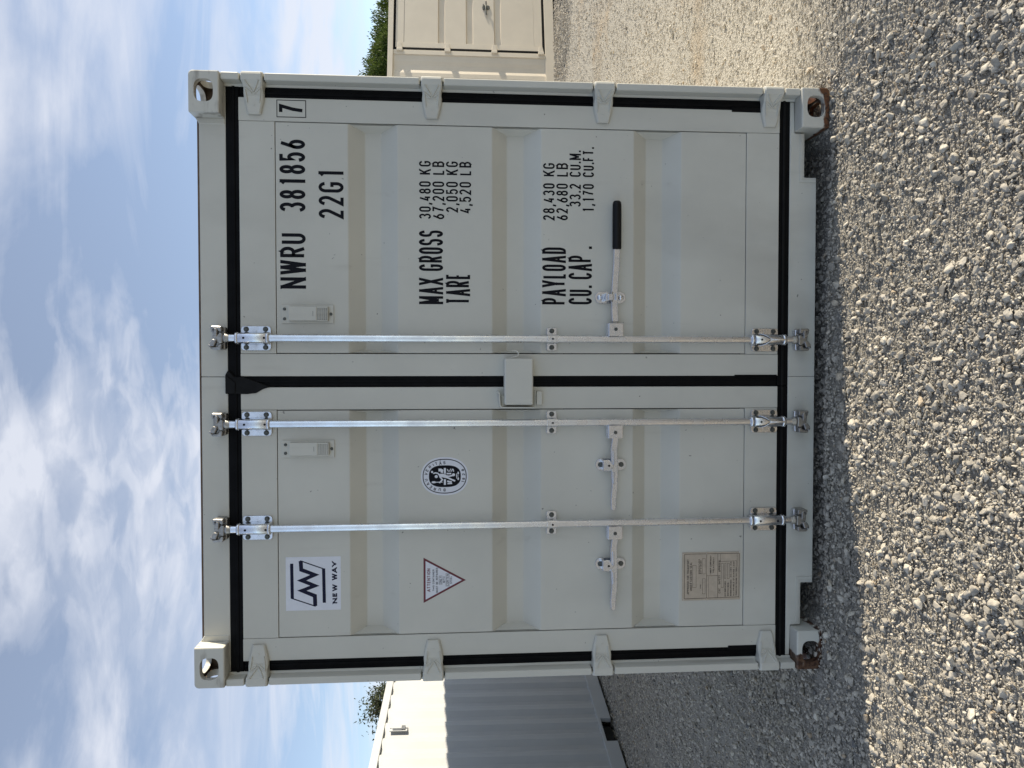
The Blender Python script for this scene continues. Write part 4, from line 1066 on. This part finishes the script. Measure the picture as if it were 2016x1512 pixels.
def gravel():
    V = []; F = []; isl = []; pt = []
    NP = 14
    for k in range(NP):
        bm = bmesh.new(); n = 15
        ax = np.array([1.0, rng.uniform(.62, .9), rng.uniform(.45, .72)])
        pts = rng.normal(0, 1, (n, 3)); pts /= np.linalg.norm(pts, axis=1, keepdims=True); pts *= (rng.uniform(.86, 1.06, n))[:, None]*ax*.5
        for p in pts: bm.verts.new(p)
        bmesh.ops.convex_hull(bm, input=list(bm.verts))
        bmesh.ops.delete(bm, geom=[v for v in bm.verts if not v.link_faces], context='VERTS')
        bmesh.ops.bevel(bm, geom=list(bm.edges), offset=.035, segments=1, affect='EDGES')
        bmesh.ops.triangulate(bm, faces=list(bm.faces)); bm.verts.index_update(); o = len(V)
        V += [v.co[:] for v in bm.verts]; F += [tuple(o+v.index for v in f.verts) for f in bm.faces]; isl += [k]*len(bm.verts); bm.free()
    nproto = len(V)
    # where stones lie: sampled in the part of the yard the photograph sees, with a margin
    rect = [(-4.0, 4.2, -2.1, .30), (1.0, 9.0, .30, 9.2), (-4.6, -1.0, .30, 8.0), (-1.2, 1.2, .30, 1.3)]
    XS = []; YS = []; SZ = []; LV = []
    cx, cy, cz = CAMPOS
    for x0, x1, y0, y1 in rect:
        for kind, rate in (('coarse', 8600), ('fine', 8000)):
            n = int((x1-x0)*(y1-y0)*rate); x = rng.uniform(x0, x1, n); y = rng.uniform(y0, y1, n)
            dist = np.sqrt((x-cx)**2+(y-cy)**2+cz**2); hor = np.abs(np.arctan2(x-cx, y-cy)+.0246)
            pk = packed(x, y)
            if kind == 'coarse':
                dens = np.clip((2.75/dist)**1.75, .07, 1)
                patch = .5+.5*np.sin(2.1*x+1.3*y+1)*np.sin(1.7*y-2.6*x); patch = .6*patch+.4*(.5+.5*np.sin(4.7*x-3.1*y+2)*np.sin(3.9*y+2.2*x)); dens = dens*(.22+.78*patch**1.2)*(1-.38*pk)
                s = np.clip(np.exp(rng.normal(math.log(.0170), .46, n)), .0085, .046); s = np.maximum(s, .0033*dist); s = s*(1-.35*pk*(rng.uniform(0, 1, n) < .85))
            else:
                dens = np.clip((2.6/dist)**3.0, .02, 1)
                s = np.clip(np.exp(rng.normal(math.log(.0085), .30, n)), .005, .014); s = np.maximum(s, .0026*dist)
            keep = (rng.uniform(0, 1, n) < dens*np.where(hor < R(33), 1, .42)) & ((y > -1.75) | (hor > R(33)))
            XS.append(x[keep]); YS.append(y[keep]); SZ.append(s[keep]); LV.append(pk[keep])
    x = np.concatenate(XS); y = np.concatenate(YS); s = np.concatenate(SZ); pk = np.concatenate(LV)
    z = ground_z(x, y)+s*rng.uniform(.0, .26, len(s))*(1-.35*pk)+np.where(s < .0145, rng.uniform(.001, .008, len(s)), 0)*(1-pk)+np.where(rng.uniform(0, 1, len(s)) < .22, .006, 0)*(1-pk)
    n = len(x)
    tone = np.clip(rng.beta(2.4, 2.2, n)*.92, 0, .93); tn = rng.uniform(0, 1, n) < .035+.10*pk; tone[tn] = rng.uniform(.92, 1.0, tn.sum()); tone = np.where(tn, tone, np.clip(tone+.16*pk, 0, .91))
    co = np.concatenate([np.array(V), np.stack([x, y, z], 1)])
    me = bpy.data.meshes.new('gravel'); me.from_pydata(co.tolist(), [], F); tot = len(co)
    def at(nm, ty, arr):
        a = me.attributes.new(nm, ty, 'POINT'); a.data.foreach_set('vector' if ty == 'FLOAT_VECTOR' else 'value', np.ascontiguousarray(arr).ravel())
    pad = lambda a, ty: np.concatenate([np.zeros((nproto,)+a.shape[1:], ty), a.astype(ty)])
    at('island', 'INT', np.concatenate([np.array(isl), np.zeros(n)]).astype(np.int32))
    at('spot', 'BOOLEAN', np.concatenate([np.zeros(nproto), np.ones(n)]).astype(bool))
    at('proto', 'INT', pad(rng.integers(0, NP, n), np.int32)); at('size', 'FLOAT', pad(s, np.float32)); at('tone', 'FLOAT', pad(tone, np.float32))
    rot = np.stack([rng.normal(0, .42, n), rng.normal(0, .42, n), rng.uniform(0, 6.28, n)], 1); at('turn', 'FLOAT_VECTOR', pad(rot, np.float32))
    mt = stone_material(); me.materials.append(mt)
    o = bpy.data.objects.new('gravel', me); COL.objects.link(o); o['kind'] = 'stuff'
    ng = bpy.data.node_groups.new('scatter_stones', 'GeometryNodeTree'); L = ng.links.new
    ng.interface.new_socket('Geometry', in_out='INPUT', socket_type='NodeSocketGeometry'); ng.interface.new_socket('Geometry', in_out='OUTPUT', socket_type='NodeSocketGeometry')
    gi = ng.nodes.new('NodeGroupInput'); go = ng.nodes.new('NodeGroupOutput')
    def attr(nm, ty):
        a = ng.nodes.new('GeometryNodeInputNamedAttribute'); a.data_type = ty; a.inputs[0].default_value = nm; return a.outputs[0]
    sepn = ng.nodes.new('GeometryNodeSeparateGeometry'); sepn.domain = 'POINT'; L(gi.outputs[0], sepn.inputs[0]); L(attr('spot', 'BOOLEAN'), sepn.inputs[1])
    spl = ng.nodes.new('GeometryNodeSplitToInstances'); spl.domain = 'POINT'; L(sepn.outputs[1], spl.inputs[0]); L(attr('island', 'INT'), spl.inputs['Group ID'])
    m2p = ng.nodes.new('GeometryNodeMeshToPoints'); m2p.mode = 'VERTICES'; L(sepn.outputs[0], m2p.inputs[0])
    iop = ng.nodes.new('GeometryNodeInstanceOnPoints'); L(m2p.outputs[0], iop.inputs['Points']); L(spl.outputs[0], iop.inputs['Instance'])
    iop.inputs['Pick Instance'].default_value = True
    L(attr('proto', 'INT'), iop.inputs['Instance Index']); L(attr('size', 'FLOAT'), iop.inputs['Scale'])
    er = ng.nodes.new('FunctionNodeEulerToRotation'); L(attr('turn', 'FLOAT_VECTOR'), er.inputs[0]); L(er.outputs[0], iop.inputs['Rotation'])
    L(iop.outputs[0], go.inputs[0])
    md = o.modifiers.new('stones', 'NODES'); md.node_group = ng
    print('stones', n)
gravel()
